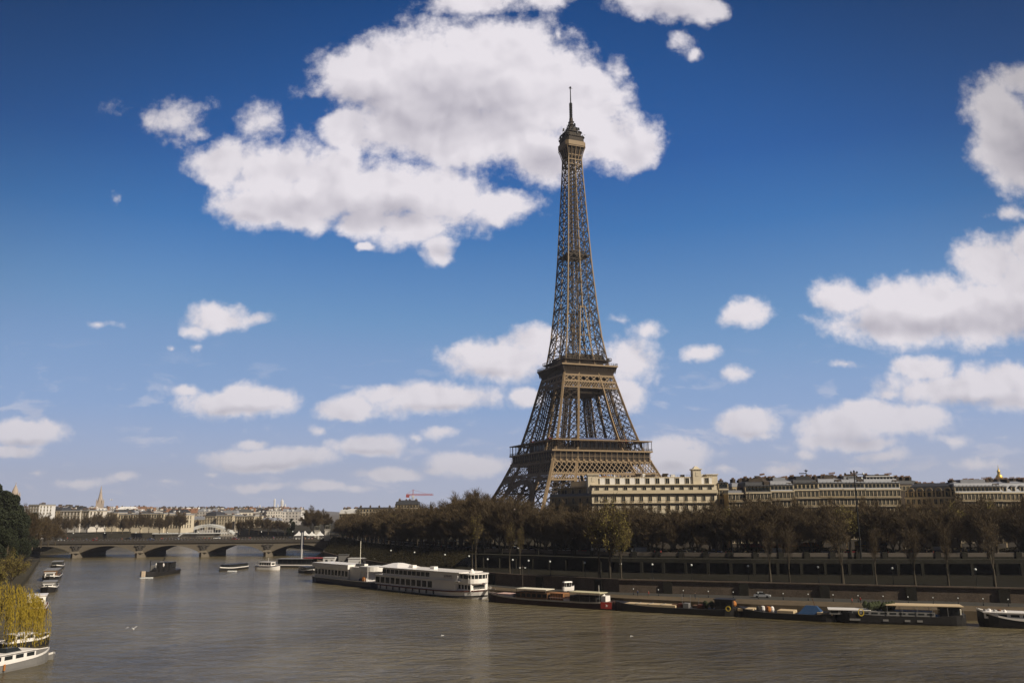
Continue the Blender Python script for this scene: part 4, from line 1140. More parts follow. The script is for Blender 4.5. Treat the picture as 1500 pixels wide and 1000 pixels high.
def building(name, label, cat, pL, pR, depth, z0, ze, wall, bays, fh=3.3, win=(1.15, 2.1), roof='mansard', rh=5.0, roofm=None, dormers=True,
             balconies=(), chimneys=3, chz=2.2, chimm=None, shutters=False, nfl=None, side=True, group=None, side_l=False, cornice=True, setb=0.0, skip=0):
    """pL, pR: ends of the facade (world x, y) seen left and right; the house extends away from the viewer"""
    pL = Vector(pL); pR = Vector(pR); u = pR - pL; W = u.length; rz = math.atan2(u.y, u.x)
    r = thing(name, label, cat, (pL.x, pL.y, z0), rz, group)
    H = ze - z0; roofm = roofm or M_zinc
    g = MB(); g.box(W/2, depth/2, -1, W, depth, H + 1)
    body = g.build('wall', wall, r)
    if cornice:
        g = MB(); g.box(W/2, depth/2 - 0.15, H - 0.35, W + 0.5, depth + 0.6, 0.5)
        g.box(W/2, -0.12, H - fh - 0.2, W + 0.1, 0.3, 0.25); g.build('cornice', M_frame, r)
    if z0 == Z_UP and nfl is None:
        g = MB(); g.box(W/2, 0.0, 0.05, W*0.97, 0.3, 4.3); g.build('shop_front', mat('dark_shop_front', (0.045, 0.036, 0.028), 0.6, 0, 0.4, 0.5), r)
    nf = int((H - 1.5)/fh) if nfl is None else nfl
    cap = max(1, min(nf, int((96 if not side else 72)/max(1, bays))))
    bw = W/bays; wm = win_mesh(win[0], win[1], shutters)
    for f in range(cap):
        z = H - fh*(f + 1) + (fh - win[1])*0.45
        for b in range(bays):
            o = link('window', wm, r, ((b + 0.5)*bw, -0.01, z))
    for sd, on in ((1, side), (-1, side_l)):
        if not on: continue
        nb = max(2, int(depth/4)); 
        for f in range(min(cap, 3)):
            z = H - fh*(f + 1) + (fh - win[1])*0.45
            for b in range(min(nb, 4)):
                link('window', wm, r, (W + 0.01 if sd > 0 else -0.01, (b + 0.5)*depth/nb, z), R(90) if sd > 0 else R(-90))
    for f in balconies:
        z = H - fh*f; g = MB(); g.cur = 0; g.box(W/2, -0.45, z - 0.12, W + 0.2, 0.9, 0.2); g.cur = 1
        g.box(W/2, -0.86, z + 0.95, W, 0.06, 0.07)
        for i in range(int(W/0.55)): g.box(0.2 + i*0.55, -0.86, z + 0.08, 0.05, 0.05, 0.9)
        g.build('balcony', [M_frame, M_iron_b], r)
    ztop = H
    if roof == 'mansard':
        g = MB(); k = rh*0.33
        g.frustum(-0.1, W + 0.1, -0.1, depth + 0.1, H + 0.15, k*0.25 if not side else k, W - (k if side else k*0.25), k, depth - k, H + rh*0.78)
        g.frustum(k*0.25 if not side else k, W - (k if side else k*0.25), k, depth - k, H + rh*0.78, W*0.06 + k, W*0.94 - k, depth*0.4, depth*0.6, H + rh)
        rf = g.build('roof', roofm, r); ztop = H + rh*0.8
        if dormers:
            dm = dorm_mesh(1.7, 2.0, 2.2, M_frame if roofm is not M_slate else M_stone2, roofm)
            for b in range(bays if bays < 14 else bays//2):
                nb = bays if bays < 14 else bays//2
                link('dormer', dm, rf, ((b + 0.5)*W/nb, 0.12, H + 0.4))
    elif roof == 'gable':
        g = MB(); i = len(g.v)
        g.v += [(-0.3, -0.3, H), (W + 0.3, -0.3, H), (W + 0.3, depth + .3, H), (-0.3, depth + .3, H), (-0.3, depth/2, H + rh), (W + 0.3, depth/2, H + rh)]
        for f in ((0, 1, 5, 4), (2, 3, 4, 5), (0, 4, 3), (1, 2, 5), (0, 3, 2, 1)): g.f.append(f); g.mi.append(0)
        rf = g.build('roof', roofm, r); ztop = H + rh*0.6
    else:
        g = MB(); g.box(W/2, depth/2, H + 0.16, W - 0.6, depth - 0.6, 0.25)
        for (cx, cy, w_, d_) in ((W/2, 0.15, W, 0.3), (W/2, depth - 0.15, W, 0.3), (0.15, depth/2, 0.3, depth - 0.64), (W - 0.15, depth/2, 0.3, depth - 0.64)): g.box(cx, cy, H + 0.16, w_, d_, 1.0)
        rf = g.build('roof', roofm, r); ztop = H + 0.4
    rnd = random.Random(len(label)*31 + bays)
    for c in range(chimneys):
        x = W*(c + (0.5 if chimneys > 1 else .8))/chimneys + rnd.uniform(-1, 1); y = depth*rnd.uniform(0.35, 0.6)
        g = MB(); g.cur = 0; w_, d_ = rnd.uniform(0.9, 1.3), rnd.uniform(2.8, 6.0); hh = rnd.uniform(0.8, 1.2)*chz
        g.box(0, 0, -2.5, w_, d_, hh + 2.5); g.cur = 1
        n = int(d_/0.55)
        for i in range(n): g.lathe([(0.13, hh), (0.11, hh + 0.6)], 6, 0, -d_/2 + 0.3 + i*0.55)
        g.build('chimney', [chimm or M_party, M_brick], rf, loc=(x, y, ztop))
    return r, rf, W, H
def pt(u, Y): 
    a = at(u, 760, Y); return (a.x, a.y)
def zt(u, v, Y): return at(u, v, Y).z
# --- long cream block at the foot of the tower
def cream_block():
    Y = 346; pL, pR = pt(868, Y), pt(1052, Y + 3)
    ze = zt(960, 723, Y)
    r, rf, W, H = building('apartment_block', 'long cream apartment block with set back top floors and white terraces below the tower', 'apartment block', pL, pR, 16, Z_UP, ze, M_stone, 14, 3.5, (1.3, 2.0), roof='flat', chimneys=0, balconies=(1, 3), side=True, cornice=True)
    def storey(z, set_, h, nb, nm, m=M_stone, xs=(0, 1)):
        x0, x1 = W*xs[0] + set_*0.3, W*xs[1] - set_*0.3
        g = MB(); g.box((x0 + x1)/2, set_ + (16 - set_)/2, z, x1 - x0, 16 - set_, h); s = g.build(nm, m, r)
        g = MB(); g.box((x0 + x1)/2, set_ + 7.3, z + h, x1 - x0 + 0.9, 16 - set_ + 1.6, 0.35); g.build('terrace_edge', M_frame, s)
        wm = win_mesh(1.5, 2.1)
        for b in range(nb): link('window', wm, s, (x0 + (b + 0.5)*(x1 - x0)/nb, set_ - 0.01, z + 0.25))
        for b in range(3): link('window', wm, s, (x1 + 0.01, set_ + 2.5 + b*4.2, z + 0.25), R(90))
    storey(H + 0.42, 1.4, 3.1, 13, 'set_back_floor'); storey(H + 3.9, 3.0, 2.6, 12, 'set_back_floor', M_white)
    g = MB(); g.box(W/2, -0.35, H + 0.2, W + 0.6, 1.5, 0.45); g.box(W/2, -0.95, H + 0.66, W + 0.4, 0.12, 0.85); g.build('balcony', M_frame, r)
    for (xa, w_, h_, y_) in ((0.86, 3.4, 9.6, 2.2), (0.99, 4.4, 7.5, 3.5), (0.02, 4.2, 7.7, 2.6), (0.40, 1.4, 7.9, 5), (0.62, 1.4, 7.9, 5), (0.5, 3.2, 7.3, 7)):
        g = MB(); g.box(W*xa, y_ + w_/2, H + 0.4, w_, w_, h_ - 0.4); g.box(W*xa, y_ + w_/2, H + h_, w_ + 0.7, w_ + 0.7, 0.4)
        if w_ > 3.3: g.box(W*xa, y_ - 0.06, H + h_ - 2.6, 1.1, 0.1, 1.7)
        if xa == 0.86: g.frustum(W*xa - 1.4, W*xa + 1.4, y_ + 0.3, y_ + 3.1, H + h_ + .4, W*xa - .4, W*xa + .4, y_ + 1.3, y_ + 2.1, H + h_ + 1.5)
        g.build('turret' if w_ > 3.3 else 'chimney', M_stone if w_ > 3.3 else M_party, r)
    rnd = random.Random(3)
    for i in range(12):
        g = MB(); x = W*(0.05 + 0.08*i); h_ = rnd.uniform(0.5, 1.5); g.box(x, 8, H + 6.86, rnd.uniform(0.5, 1.8), 1.6, h_); g.build('roof_vent', (M_party, M_brick, M_white)[i % 3], r)
    g = MB()
    for i in range(70): g.box(0.8 + i*(W - 1.6)/69, 2.5, H + 6.86, 0.05, 0.05, 0.75)
    g.box(W/2, 2.5, H + 7.6, W - 1.4, 0.06, 0.06); g.build('railing', M_iron_b, r)
    # receding wing at its left
    Y2 = 362; pL2, pR2 = pt(806, Y2 + 8), (pL[0] - 0.15, pL[1] + 1.0)
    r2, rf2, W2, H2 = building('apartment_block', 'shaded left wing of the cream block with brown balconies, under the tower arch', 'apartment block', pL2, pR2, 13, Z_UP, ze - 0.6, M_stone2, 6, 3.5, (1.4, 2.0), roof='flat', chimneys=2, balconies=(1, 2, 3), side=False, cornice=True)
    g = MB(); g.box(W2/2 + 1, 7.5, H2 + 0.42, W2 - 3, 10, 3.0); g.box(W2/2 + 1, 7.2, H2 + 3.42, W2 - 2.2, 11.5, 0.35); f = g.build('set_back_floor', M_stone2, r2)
    for b in range(5): link('window', win_mesh(1.5, 2.1), f, (3.4 + b*(W2 - 4)/5, 2.49, H2 + 0.7))
    g = MB(); g.box(W2/2 + 4, 8.5, H2 + 3.8, W2 - 8, 7, 2.6); g.build('set_back_floor', M_stone, r2)
cream_block()
# --- terrace of mansard houses to the right of it
HS = [ # u0, u1, Y0, Y1, eave v, ridge v, wall, roof, bays, kind, label
 (1056, 1068, 352, 352, 716, 709, M_stone2, M_slate, 3, 'mansard', 'narrow dark roofed house squeezed right beside the cream block'),
 (1069, 1094, 344, 344, 722, 708, M_stone3, M_zinc, 5, 'flat', 'narrow ochre yellow house with a blank side wall'),
 (1095, 1131, 343, 343, 721, 704, M_stone2, M_slate, 7, 'mansard', 'tan house with a rounded black slate roof right of the ochre one'),
 (1132, 1165, 343, 343, 719, 703, M_stone, M_zinc, 6, 'mansard', 'pale house with a light zinc roof between two black party walls'),
 (1166, 1202, 343, 343, 717, 701, M_stone, M_slate, 6, 'mansard', 'pale house with a tall white gable and antenna on its ridge'),
 (1203, 1237, 343, 343, 716, 700, M_stone3, M_zinc, 6, 'mansard', 'warm yellow house with grey zinc roof left of the tall lamp mast'),
 (1238, 1270, 343, 343, 716, 701, M_stone3, M_zinc, 6, 'mansard', 'warm yellow house with zinc dormers right behind the tall lamp mast'),
 (1271, 1322, 343, 343, 716, 699, M_stone, M_zinc, 9, 'mansard', 'wide pale house with a white glazed penthouse on its zinc roof'),
 (1329, 1402, 356, 345, 728, 709, M_stone2, M_slate, 9, 'mansard', 'dark house with a tall black slate mansard and arched stone dormers'),
 (1404, 1470, 344, 344, 721, 706, M_stone2, M_zinc, 12, 'mansard', 'tan house under a pale grey roof with a long row of white dormers'),
 (1471, 1560, 344, 344, 721, 706, M_stone2, M_zinc, 14, 'mansard', 'rightmost tan house with a pale grey roof cut by the edge of the view'),
]
for k, (u0, u1, Y0, Y1, ve, vr, wall, rm, bays, kind, lab) in enumerate(HS):
    pL, pR = pt(u0, Y0), pt(u1 + 0.6, Y1); um = (u0 + u1)/2; Ym = (Y0 + Y1)/2
    ze = zt(um, ve, Ym); rh = zt(um, vr, Ym) - ze + 0.6
    r, rf, W, H = building('town_house', lab, 'house', pL, pR, 15, Z_UP, ze, wall, bays, 3.3, (1.15, 2.0), kind, rh, rm, kind == 'mansard', balconies=(1, 2) if k not in (0, 8) else (2,), chimneys=3 if bays > 5 else 1, chz=1.6, side=(k in (8, 1)))
    if kind == 'mansard' and k not in (0, 8, 10):        # party wall with chimney pots between the houses
        g = MB(); g.cur = 0; hh = rh + random.Random(k).uniform(0.2, 2.0)
        g.prism([(W - 2.2, 0.9), (W - 0.1, 0.9), (W - 0.1, 14), (W - 2.2, 14)], H - 0.3, lambda x, y, hh=hh: H + hh*min(1, 0.55 + (y - 0.6)/8)); g.cur = 1
        for i in range(9): g.lathe([(0.14, H + hh), (0.12, H + hh + 0.7)], 6, W - 0.5, 5.5 + i*0.8)
        g.build('party_wall', [M_party, M_brick], r)
        g = MB(); g.box(W/2, 5.6, H + rh*0.55, W*0.55, 5, rh*0.45 + 0.6); g.build('attic_room', (M_zinc, M_slate, M_party)[k % 3], rf)
    if k == 8:
        for b in range(5):
            g = MB(); x = (b + 0.7)*W/5.4; prev = []
            for j in range(9): t = math.pi*j/8; prev.append((x - 1.1*math.cos(t), H + 2.6 + 1.1*math.sin(t)))
            for a_, b_ in zip(prev, prev[1:]): g.beam((a_[0], -0.2, a_[1]), (b_[0], -0.2, b_[1]), 0.5, 0.5)
            for sg in (-1, 1): g.box(x + sg*1.1, -0.2, H + 0.3, 0.5, 0.5, 2.4)
            g.build('arched_dormer', M_stone2, rf)
    if k == 7:
        g = MB(); g.cur = 0; g.box(W*0.5, 4.5, H + rh*0.35, W*0.8, 6, 0.3); g.box(W*0.5, 4.5, H + rh*0.95, W*0.82, 6.4, 0.3); g.cur = 1; g.box(W*0.5, 4.6, H + rh*0.35 + 0.3, W*0.78, 5.4, rh*0.6 - 0.32)
        for i in range(9): g.cur = 0; g.box(W*(0.12 + 0.095*i), 1.7, H + rh*0.35 + 0.3, 0.15, 0.15, rh*0.6 - .32)
        g.build('glazed_penthouse', [M_white, M_glass], rf)
    if k == 4:
        g = MB(); g.beam((W*.75, 6, H + rh), (W*.75, 6, H + rh + 3.4), 0.25); g.box(W*.6, 6, H + rh + 1.6, 2.6, .6, .35); g.lathe([(0.1, H + rh + 2.4), (0.9, H + rh + 3.0)], 8, W*.75, 6); g.build('antenna', M_iron_b, rf)
# second line of roofs behind them
rb = random.Random(21)
for k in range(13):
    u = 1075 + k*35; Y = 372 + rb.uniform(0, 14); v = 704 + rb.uniform(-2, 4) if not 1325 < u < 1400 else 712
    w = rb.uniform(22, 38); ze = zt(u, v + 7, Y)
    building('town_house', 'house whose chimneys and roof show over the front row of mansard houses', 'house', pt(u, Y), pt(u + w, Y), 12, Z_UP, ze, (M_stone2, M_party)[k % 2], 5, 3.2, (1.1, 1.8), 'mansard', zt(u, v, Y) - ze, (M_zinc, M_slate)[k % 2], False, chimneys=4, chz=1.7, nfl=1, side=False, cornice=False, group='houses behind the front row of mansard houses')
# --- houses left of the tower, beyond the bridge end
for k, (u0, u1, Y0, Y1, ve, vr, wall, rm, bays, lab) in enumerate((
 (497, 521, 600, 596, 752, 745, M_stone2, M_white, 6, 'leftmost apartment house beyond the carousel, with a white attic'),
 (522, 577, 596, 600, 750, 742.5, M_stone2, M_slate, 12, 'long tan apartment house with dark attic behind the carousel'),
 (578, 613, 604, 604, 744, 732, M_stone2, M_slate, 8, 'taller apartment house with a high dark roof under the red crane'),
 (614, 660, 600, 596, 752, 745, M_stone2, M_zinc, 10, 'apartment house with a pale roof right of the one below the crane'),
 (655, 700, 640, 640, 752, 746, M_stone2, M_slate, 10, 'tan apartment house half hidden by the large round bare trees'))):
    um = (u0 + u1)/2; Ym = (Y0 + Y1)/2; ze = zt(um, ve, Ym)
    building('apartment_house', lab, 'apartment house', pt(u0, Y0), pt(u1, Y1), 16, Z_UP, ze, wall, bays, 3.1, (1.2, 1.9), 'mansard', zt(um, vr, Ym) - ze, rm, rm is M_slate, balconies=(1,), chimneys=4, chz=1.6, side=False, side_l=(k == 0))
# --- far bank: palace row and houses
for k, (u0, u1, Y, ve, vr, wall, bays, kind, lab) in enumerate((
 (40, 56, 930, 741, 738, M_white, 4, 'flat', 'white corner house below the domed church tower at left'),
 (57, 90, 960, 749, 744, M_stone2, 9, 'mansard', 'long low house with dark mansard roof left of the spire'),
 (88, 117, 850, 752, 751, M_pale, 6, 'flat', 'white palace wing with plain upper wall at left end of the riverside palace'),
 (117, 130, 848, 752, 751, M_pale, 3, 'flat', 'small square white pavilion beside the palace wing'),
 (131, 172, 870, 755, 753, M_stone, 11, 'flat', 'riverside palace front with tall columns below the spire'),
 (173, 206, 868, 757, 755, M_stone, 9, 'flat', 'riverside palace middle wing half hidden by bare trees'),
 (207, 240, 866, 756, 754, M_stone, 9, 'flat', 'riverside palace right wing with tall lit windows'),
 (241, 266, 864, 758, 757, M_stone, 6, 'flat', 'low end wing of the riverside palace left of the steel footbridge'),
 (267, 300, 1040, 762, 757, M_stone2, 8, 'mansard', 'tan house behind the left half of the steel footbridge'),
 (300, 316, 1010, 757, 750, M_stone, 4, 'mansard', 'grey roofed house behind the crown of the steel footbridge'),
 (317, 341, 1000, 756, 752, M_stone, 6, 'flat', 'tall cream house with blue green top right of the footbridge crown'),
 (344, 373, 985, 757, 752, M_stone, 8, 'flat', 'lit cream corner house above the right end of the footbridge'),
 (374, 402, 1000, 764, 759, M_stone2, 7, 'mansard', 'low tan house behind the bare trees right of the footbridge'))):
    ve -= 3.5 if 'palace' in lab else 1; vr -= 3.5 if 'palace' in lab else 1
    ze = zt((u0 + u1)/2, ve, Y); rh = max(0.5, zt((u0 + u1)/2, vr, Y) - ze)
    building('riverside_palace' if 'palace' in lab else 'far_house', lab, 'palace wing' if 'palace' in lab else 'house', pt(u0, Y), pt(u1, Y - 4), 22, 9.5, ze, wall, bays, 4.2 if 'palace' in lab else 3.3, (1.6, 3.2) if 'palace' in lab else (1.3, 2.0), kind, rh, M_slate if k in (1, 9) else M_zinc, False, chimneys=2, chz=2.0, side=True, nfl=3)
# --- city houses up to the horizon, each one its own thing
CH = []
rc = random.Random(9)
def city_proto(k):
    rnd = random.Random(100 + k); g = MB()
    wallc = [(0.72, 0.66, 0.58), (0.60, 0.54, 0.45), (0.50, 0.46, 0.42), (0.80, 0.77, 0.74), (0.42, 0.34, 0.27)][k % 5]
    wm = facade_mat('city_wall_%d' % (k % 5), wallc, (0.10, 0.09, 0.09), 3.0, 3.3)
    rmat = (M_zinc, M_slate, M_zinc, M_white, mat('tiled_roof', (0.25, 0.13, 0.08), 0.9, 0, 0.3))[k % 5]
    g.cur = 0; g.box(0, 6, -12, 18, 12, 24); g.cur = 1
    if k % 3 == 0: g.frustum(-9.1, 9.1, -0.1, 12.1, 12.02, -7.5, 7.5, 1.6, 10.4, 15.5)
    elif k % 3 == 1: g.frustum(-9.2, 9.2, -0.2, 12.2, 12.02, -9.2, 9.2, 5.5, 6.5, 15.5)
    else:
        g.box(0, 6, 12.02, 18.2, 12.2, 0.5); g.cur = 0; g.box(rnd.uniform(-3, 3), 7, 12.52, 9, 6, 2.8)
    g.cur = 2
    for i in range(3): g.box(-7 + i*6.5 + rnd.uniform(-1, 1), 6, 12, 0.9, rnd.uniform(3, 6), rnd.uniform(3.6, 5.4))
    if k % 2: g.cur = 3; g.box(-2, 0.9, 12.3, 1.6, 1.6, 2.0); g.box(3, 0.9, 12.3, 1.6, 1.6, 2.0)
    return g.mesh('city_house', [wm, rmat, M_party if k % 2 else M_brick, M_white])
CH = [city_proto(k) for k in range(10)]
def city(u, v, Y, s=1.0, lab='pale house of the distant city rising behind the riverside palace', grp='distant city houses behind the riverside palace', rz=None):
    a = at(u, v, Y)
    o = link('city_house', rc.choice(CH), None, (a.x, a.y, a.z - 15*s), rc.uniform(-0.5, 0.5) if rz is None else rz, (s*rc.uniform(.8, 1.3), s, s))
    tag(o, lab, 'house', grp)
for k in range(46):
    u = 34 + k*8.7 + rc.uniform(-3, 3)
    if u < 425: city(u, 746 + rc.uniform(-2, 3) + (-3 if u < 110 else 0) + (5 if 150 < u < 180 else 0), 1150 + rc.uniform(-60, 60), 1.15)
for k in range(52):
    u = 40 + k*8 + rc.uniform(-3, 3)
    if u < 440: city(u, 744 + rc.uniform(-2.2, 2.6) + (u > 250)*1.5, 1500 + rc.uniform(-80, 80), 1.2)
for k in range(40):
    u = 60 + k*9.6 + rc.uniform(-3, 3)
    city(u, 744.5 + rc.uniform(-2.0, 2.0), 2100 + rc.uniform(-150, 150), 1.5, 'tiny pale house low on the distant skyline', 'tiny houses low on the distant skyline')
def hill_u(u): return lerp([(250, 748), (300, 747), (350, 745.5), (375, 744), (400, 742.5), (420, 743), (436, 746), (455, 749)], u)
for k in range(150):
    u = rc.uniform(285, 446); base = hill_u(u); f = rc.random()
    Y = 5200 - 2200*f; v = base + f*9 + rc.uniform(-.6, .6)
    city(u, v, Y, 1.5 + 0.9*(1 - f), 'tiny white house on the distant hill below the white basilica', 'tiny white houses on the distant basilica hill')
# --- landmarks on the skyline
M_church = mat('weathered_church_stone', (0.43, 0.35, 0.29), 0.9, 0, 0.15, 0.05)
def church_tower():
    Y = 1080; a = at(18, 760, Y); zt_ = at(18, 706, Y).z; w = 9.8; H = zt_ - 8
    r = thing('church_tower', 'square domed stone church tower above the trees at the left edge', 'church tower', (a.x, Y, 8), 0.3)
    k = H - 8
    MB().box(0, 0, 0, w, w, k*0.66).build('shaft', M_church, r)
    g = MB(); g.box(0, 0, k*0.66, w*1.06, w*1.06, 0.8); g.box(0, 0, k*0.66 + .8, w*0.86, w*0.86, k*0.16); g.box(0, 0, k*0.82 + .8, w*0.95, w*0.95, 0.7)
    for i in (-1, 1):
        for j in (-1, 1): g.lathe([(0.9, k*0.66), (0.9, k*0.86), (0.1, k*0.93)], 6, i*w*0.45, j*w*0.45)
    g.build('belfry', M_church, r)
    g = MB(); g.lathe([(w*0.42, k*0.82 + 1.5), (w*0.41, k*0.9), (w*0.3, k*0.98), (w*0.14, k*1.05), (w*0.05, k*1.09), (0.2, H)], 12); g.build('dome', M_church, r)
    for f in range(3):
        g = MB(); g.box(0, -w/2 - 0.02, k*(0.3 + 0.17*f), 1.6, 0.1, k*0.1); g.build('belfry_opening', M_iron_b, r)
church_tower()
def spire():
    Y = 1500; a = at(144.5, 760, Y); z1 = at(145, 711, Y).z; zb = at(145, 745, Y).z; w = 10.5
    r = thing('church_spire', 'slender pointed stone spire rising from the far skyline', 'church spire', (a.x, Y, 8), 0.2)
    hb = (z1 - zb)*0.24 + zb - 8; H = z1 - 8
    MB().box(0, 0, 0, w, w, hb).build('tower', M_church, r)
    g = MB(); g.lathe([(w*0.48, hb), (w*0.22, hb + (H - hb)*0.5), (0.25, H)], 8, ph=0.39); g.build('steeple', M_church, r)
    for i in (-1, 1):
        for j in (-1, 1): MB().lathe([(1.1, hb - 1), (1.1, hb + 3), (0.1, hb + 8)], 6, i*w*0.42, j*w*0.42).build('pinnacle', M_church, r)
spire()
def basilica():
    Y = 5330; a = at(409, 745, Y); s = 4.3; zb = at(409, 746.5, Y).z
    r = thing('white_basilica', 'white domed basilica with a bell tower on top of the distant hill', 'basilica', (a.x, Y, zb))
    X = lambda u: at(u, 745, Y).x - a.x
    Zv = lambda v: at(409, v, Y).z - zb
    MB().box(X(410), 0, -14, 62, 50, Zv(743.5) + 14).build('nave', M_white, r)
    MB().lathe([(9.5, 0), (9.5, Zv(739)), (10.5, Zv(737)), (9, Zv(734)), (5, Zv(732)), (1.8, Zv(731.3)), (1.5, Zv(729.8))], 12, X(413), 0).build('main_dome', M_white, r)
    MB().lathe([(6, 0), (6, Zv(734)), (6.8, Zv(733)), (5, Zv(731)), (1, Zv(729.5))], 8, X(401.5), 6).build('bell_tower', M_white, r)
    for u in (407.5, 418.5): MB().lathe([(5, 0), (5, Zv(741)), (4.6, Zv(739.5)), (1, Zv(737.5))], 10, X(u), -14).build('small_dome', M_white, r)
basilica()
def small_tower(u, Y, vt, vb, w, m, name, lab, cat, dome=True):
    a = at(u, vb, Y); zt_ = at(u, vt, Y).z; H = zt_ - a.z + 12
    r = thing(name, lab, cat, (a.x, Y, a.z - 12))
    MB().box(0, 0, 0, w, w, H*0.72).build('shaft', m, r)
    MB().lathe([(w*0.55, H*0.72), (w*0.5, H*0.8), (w*0.2, H*0.9), (0.3, H)], 8).build('cap', m, r)
small_tower(309.5, 1500, 740, 747, 6, M_party, 'dark_turret', 'small dark domed turret on the far skyline behind the footbridge', 'turret')
small_tower(380.5, 5000, 738.5, 744, 9, M_white, 'water_tower', 'small white water tower on the hill left of the basilica', 'water tower')
small_tower(631, 900, 734, 750, 2.6, M_slate, 'church_spire', 'thin dark spire poking above roofs right of the red crane', 'church spire')
def gold_dome():
    Y = 1400; a = at(1465, 710, Y); r = thing('gilded_dome', 'small gilded dome and lantern rising behind the pale roofs at far right', 'dome', (a.x, Y, 11))
    Z = lambda v: at(1465, v, Y).z - 11
    MB().lathe([(8, 0), (8, Z(702)), (6.5, Z(701))], 16).build('drum', M_stone2, r)
    MB().lathe([(5.6, Z(701)), (5.2, Z(698)), (3.6, Z(695.5)), (1.8, Z(694.2))], 16).build('dome', M_gold, r)
    MB().lathe([(2.4, Z(694.3)), (2.2, Z(690.4)), (2.8, Z(690.2)), (1.2, Z(688)), (0.5, Z(685.5)), (0.15, Z(680.5))], 10).build('lantern', M_gold, r)
gold_dome()
def crane():
    Y = 700; X = lambda u: at(u, 725, Y).x; Z = lambda v: at(605, v, Y).z
    r = thing('tower_crane', 'red tower crane with a horizontal jib above the roofs left of the tower', 'crane', (X(605), Y, 11))
    x0 = X(605); zz = lambda v: Z(v) - 11
    g = MB()
    for dx in (-.7, .7):
        for dy in (-.7, .7): g.beam((dx, dy, 0), (dx, dy, zz(726)), 0.3)
    n = int(zz(726)/2.5)
    for i in range(n): g.beam((-.7, -.7, i*2.5), (.7, -.7, i*2.5 + 2.5), 0.2); g.beam((.7, -.7, i*2.5), (.7, .7, i*2.5 + 2.5), 0.2)
    g.build('mast', M_white, r)
    g = MB(); z = zz(725.3)
    for dz, dy in ((0, -.6), (0, .6), (1.1, 0)): g.beam((X(595) - x0, dy, z + dz), (X(635) - x0, dy, z + dz), 0.3)
    L0 = X(595) - x0; L1 = X(635) - x0; m = int((L1 - L0)/1.5)
    for i in range(m): xx = L0 + i*1.5; g.beam((xx, -.6, z), (xx + .75, 0, z + 1.1), .18); g.beam((xx + .75, 0, z + 1.1), (xx + 1.5, -.6, z), .18)
    g.build('jib', M_crane, r)
    g = MB(); g.beam((0, 0, zz(725)), (0, 0, zz(716.5)), 0.5); g.beam((0, 0, zz(717)), (X(625) - x0, 0, z + 1.2), 0.14); g.beam((0, 0, zz(717)), (L0, 0, z + 1), 0.14); g.build('tower_head', M_crane, r)
    MB().box(L0 + 1.2, 0, z - 1.6, 2.6, 1.4, 2.2).build('counterweight', M_crane, r)
    MB().box(0.2, -1.2, z - 1.8, 1.5, 1.3, 1.8).build('cab', M_white, r)
crane()
# ---------------------------------------------------------------- boats
def hull_mesh(L, B, h, bow=0.22, stern=0.12, rise=0.8, rise_s=0.3, tumble=0.82, flat=False):
    """boat hull along +x (bow), waterline at z = 0; returns outline function for the deck"""
    N = 26; hb = []; dz = []
    for i in range(N + 1):
        t = i/N
        w = 1.0
        if t > 1 - bow: w = max(0.02, 1 - ((t - (1 - bow))/bow)**(2.2 if not flat else 4))
        if t < stern: w = 0.62 + 0.38*math.sin(math.pi/2*t/stern) if not flat else 0.9
        hb.append(w*B/2); dz.append(h + rise*max(0, (t - 0.6)/0.4)**2 + rise_s*max(0, (0.25 - t)/0.25)**2)
    g = MB(); rows = []
    for i in range(N + 1):
        x = -L/2 + L*i/N; b = hb[i]; z = dz[i]
        xb = x - (0.0 if i < N else L*0.02)
        rows.append([(xb, -b*tumble, -0.8), (x, -b*0.97, 0.25*z), (x, -b, z), (x, b, z), (x, b*0.97, 0.25*z), (xb, b*tumble, -0.8)])
    g.sheet(rows); g.poly(rows[0]); 
    return g, hb, dz
def hull_stripe(L, hb, dz, o, z0, z1, i0=0, i1=26):
    g = MB(); N = 26
    for sg in (-1, 1):
        for i in range(i0, i1):
            xa, xb = -L/2 + L*i/N, -L/2 + L*(i + 1)/N
            g.poly([(xa, sg*(hb[i] + o), dz[i] + z0), (xb, sg*(hb[i + 1] + o), dz[i + 1] + z0), (xb, sg*(hb[i + 1] + o), dz[i + 1] + z1), (xa, sg*(hb[i] + o), dz[i] + z1)])
            g.poly([(xa, sg*hb[i], dz[i] + z1), (xb, sg*hb[i + 1], dz[i + 1] + z1), (xb, sg*(hb[i + 1] + o), dz[i + 1] + z1), (xa, sg*(hb[i] + o), dz[i] + z1)])
    return g
def deck_mesh(L, hb, dz, m=-0.05):
    g = MB(); N = 26
    for i in range(N):
        xa, xb = -L/2 + L*i/N, -L/2 + L*(i + 1)/N
        g.poly([(xa, -hb[i]*.97, dz[i] + m), (xb, -hb[i + 1]*.97, dz[i + 1] + m), (xb, hb[i + 1]*.97, dz[i + 1] + m), (xa, hb[i]*.97, dz[i] + m)])
    return g
def wbox(r, nm, x, y, z, w, d, h, m, wins=0, wm=None, wh=0.5, roof=None, ov=0.25, ww=0.7, rh=0.14, ends=True):
    """a cabin with real window panes as children and a roof slab"""
    c = MB().box(x, y, z, w, d, h).build(nm, m, r)
    if wins:
        for sg in (-1, 1):
            for i in range(wins):
                px = x - w/2 + (i + 0.5)*w/wins
                MB().box(px, y + sg*(d/2 + 0.01), z + h*(1 - wh)*0.62, w/wins*ww, 0.06, h*wh).build('window', wm or M_glass, c)
        if ends:
            for sg in (-1, 1): MB().box(x + sg*(w/2 + 0.01), y, z + h*(1 - wh)*0.62, 0.06, d*0.7, h*wh).build('window', wm or M_glass, c)
    if roof: MB().box(x, y, z + h, w + ov*2, d + ov*2, rh).build('cabin_roof', roof, c)
    return c
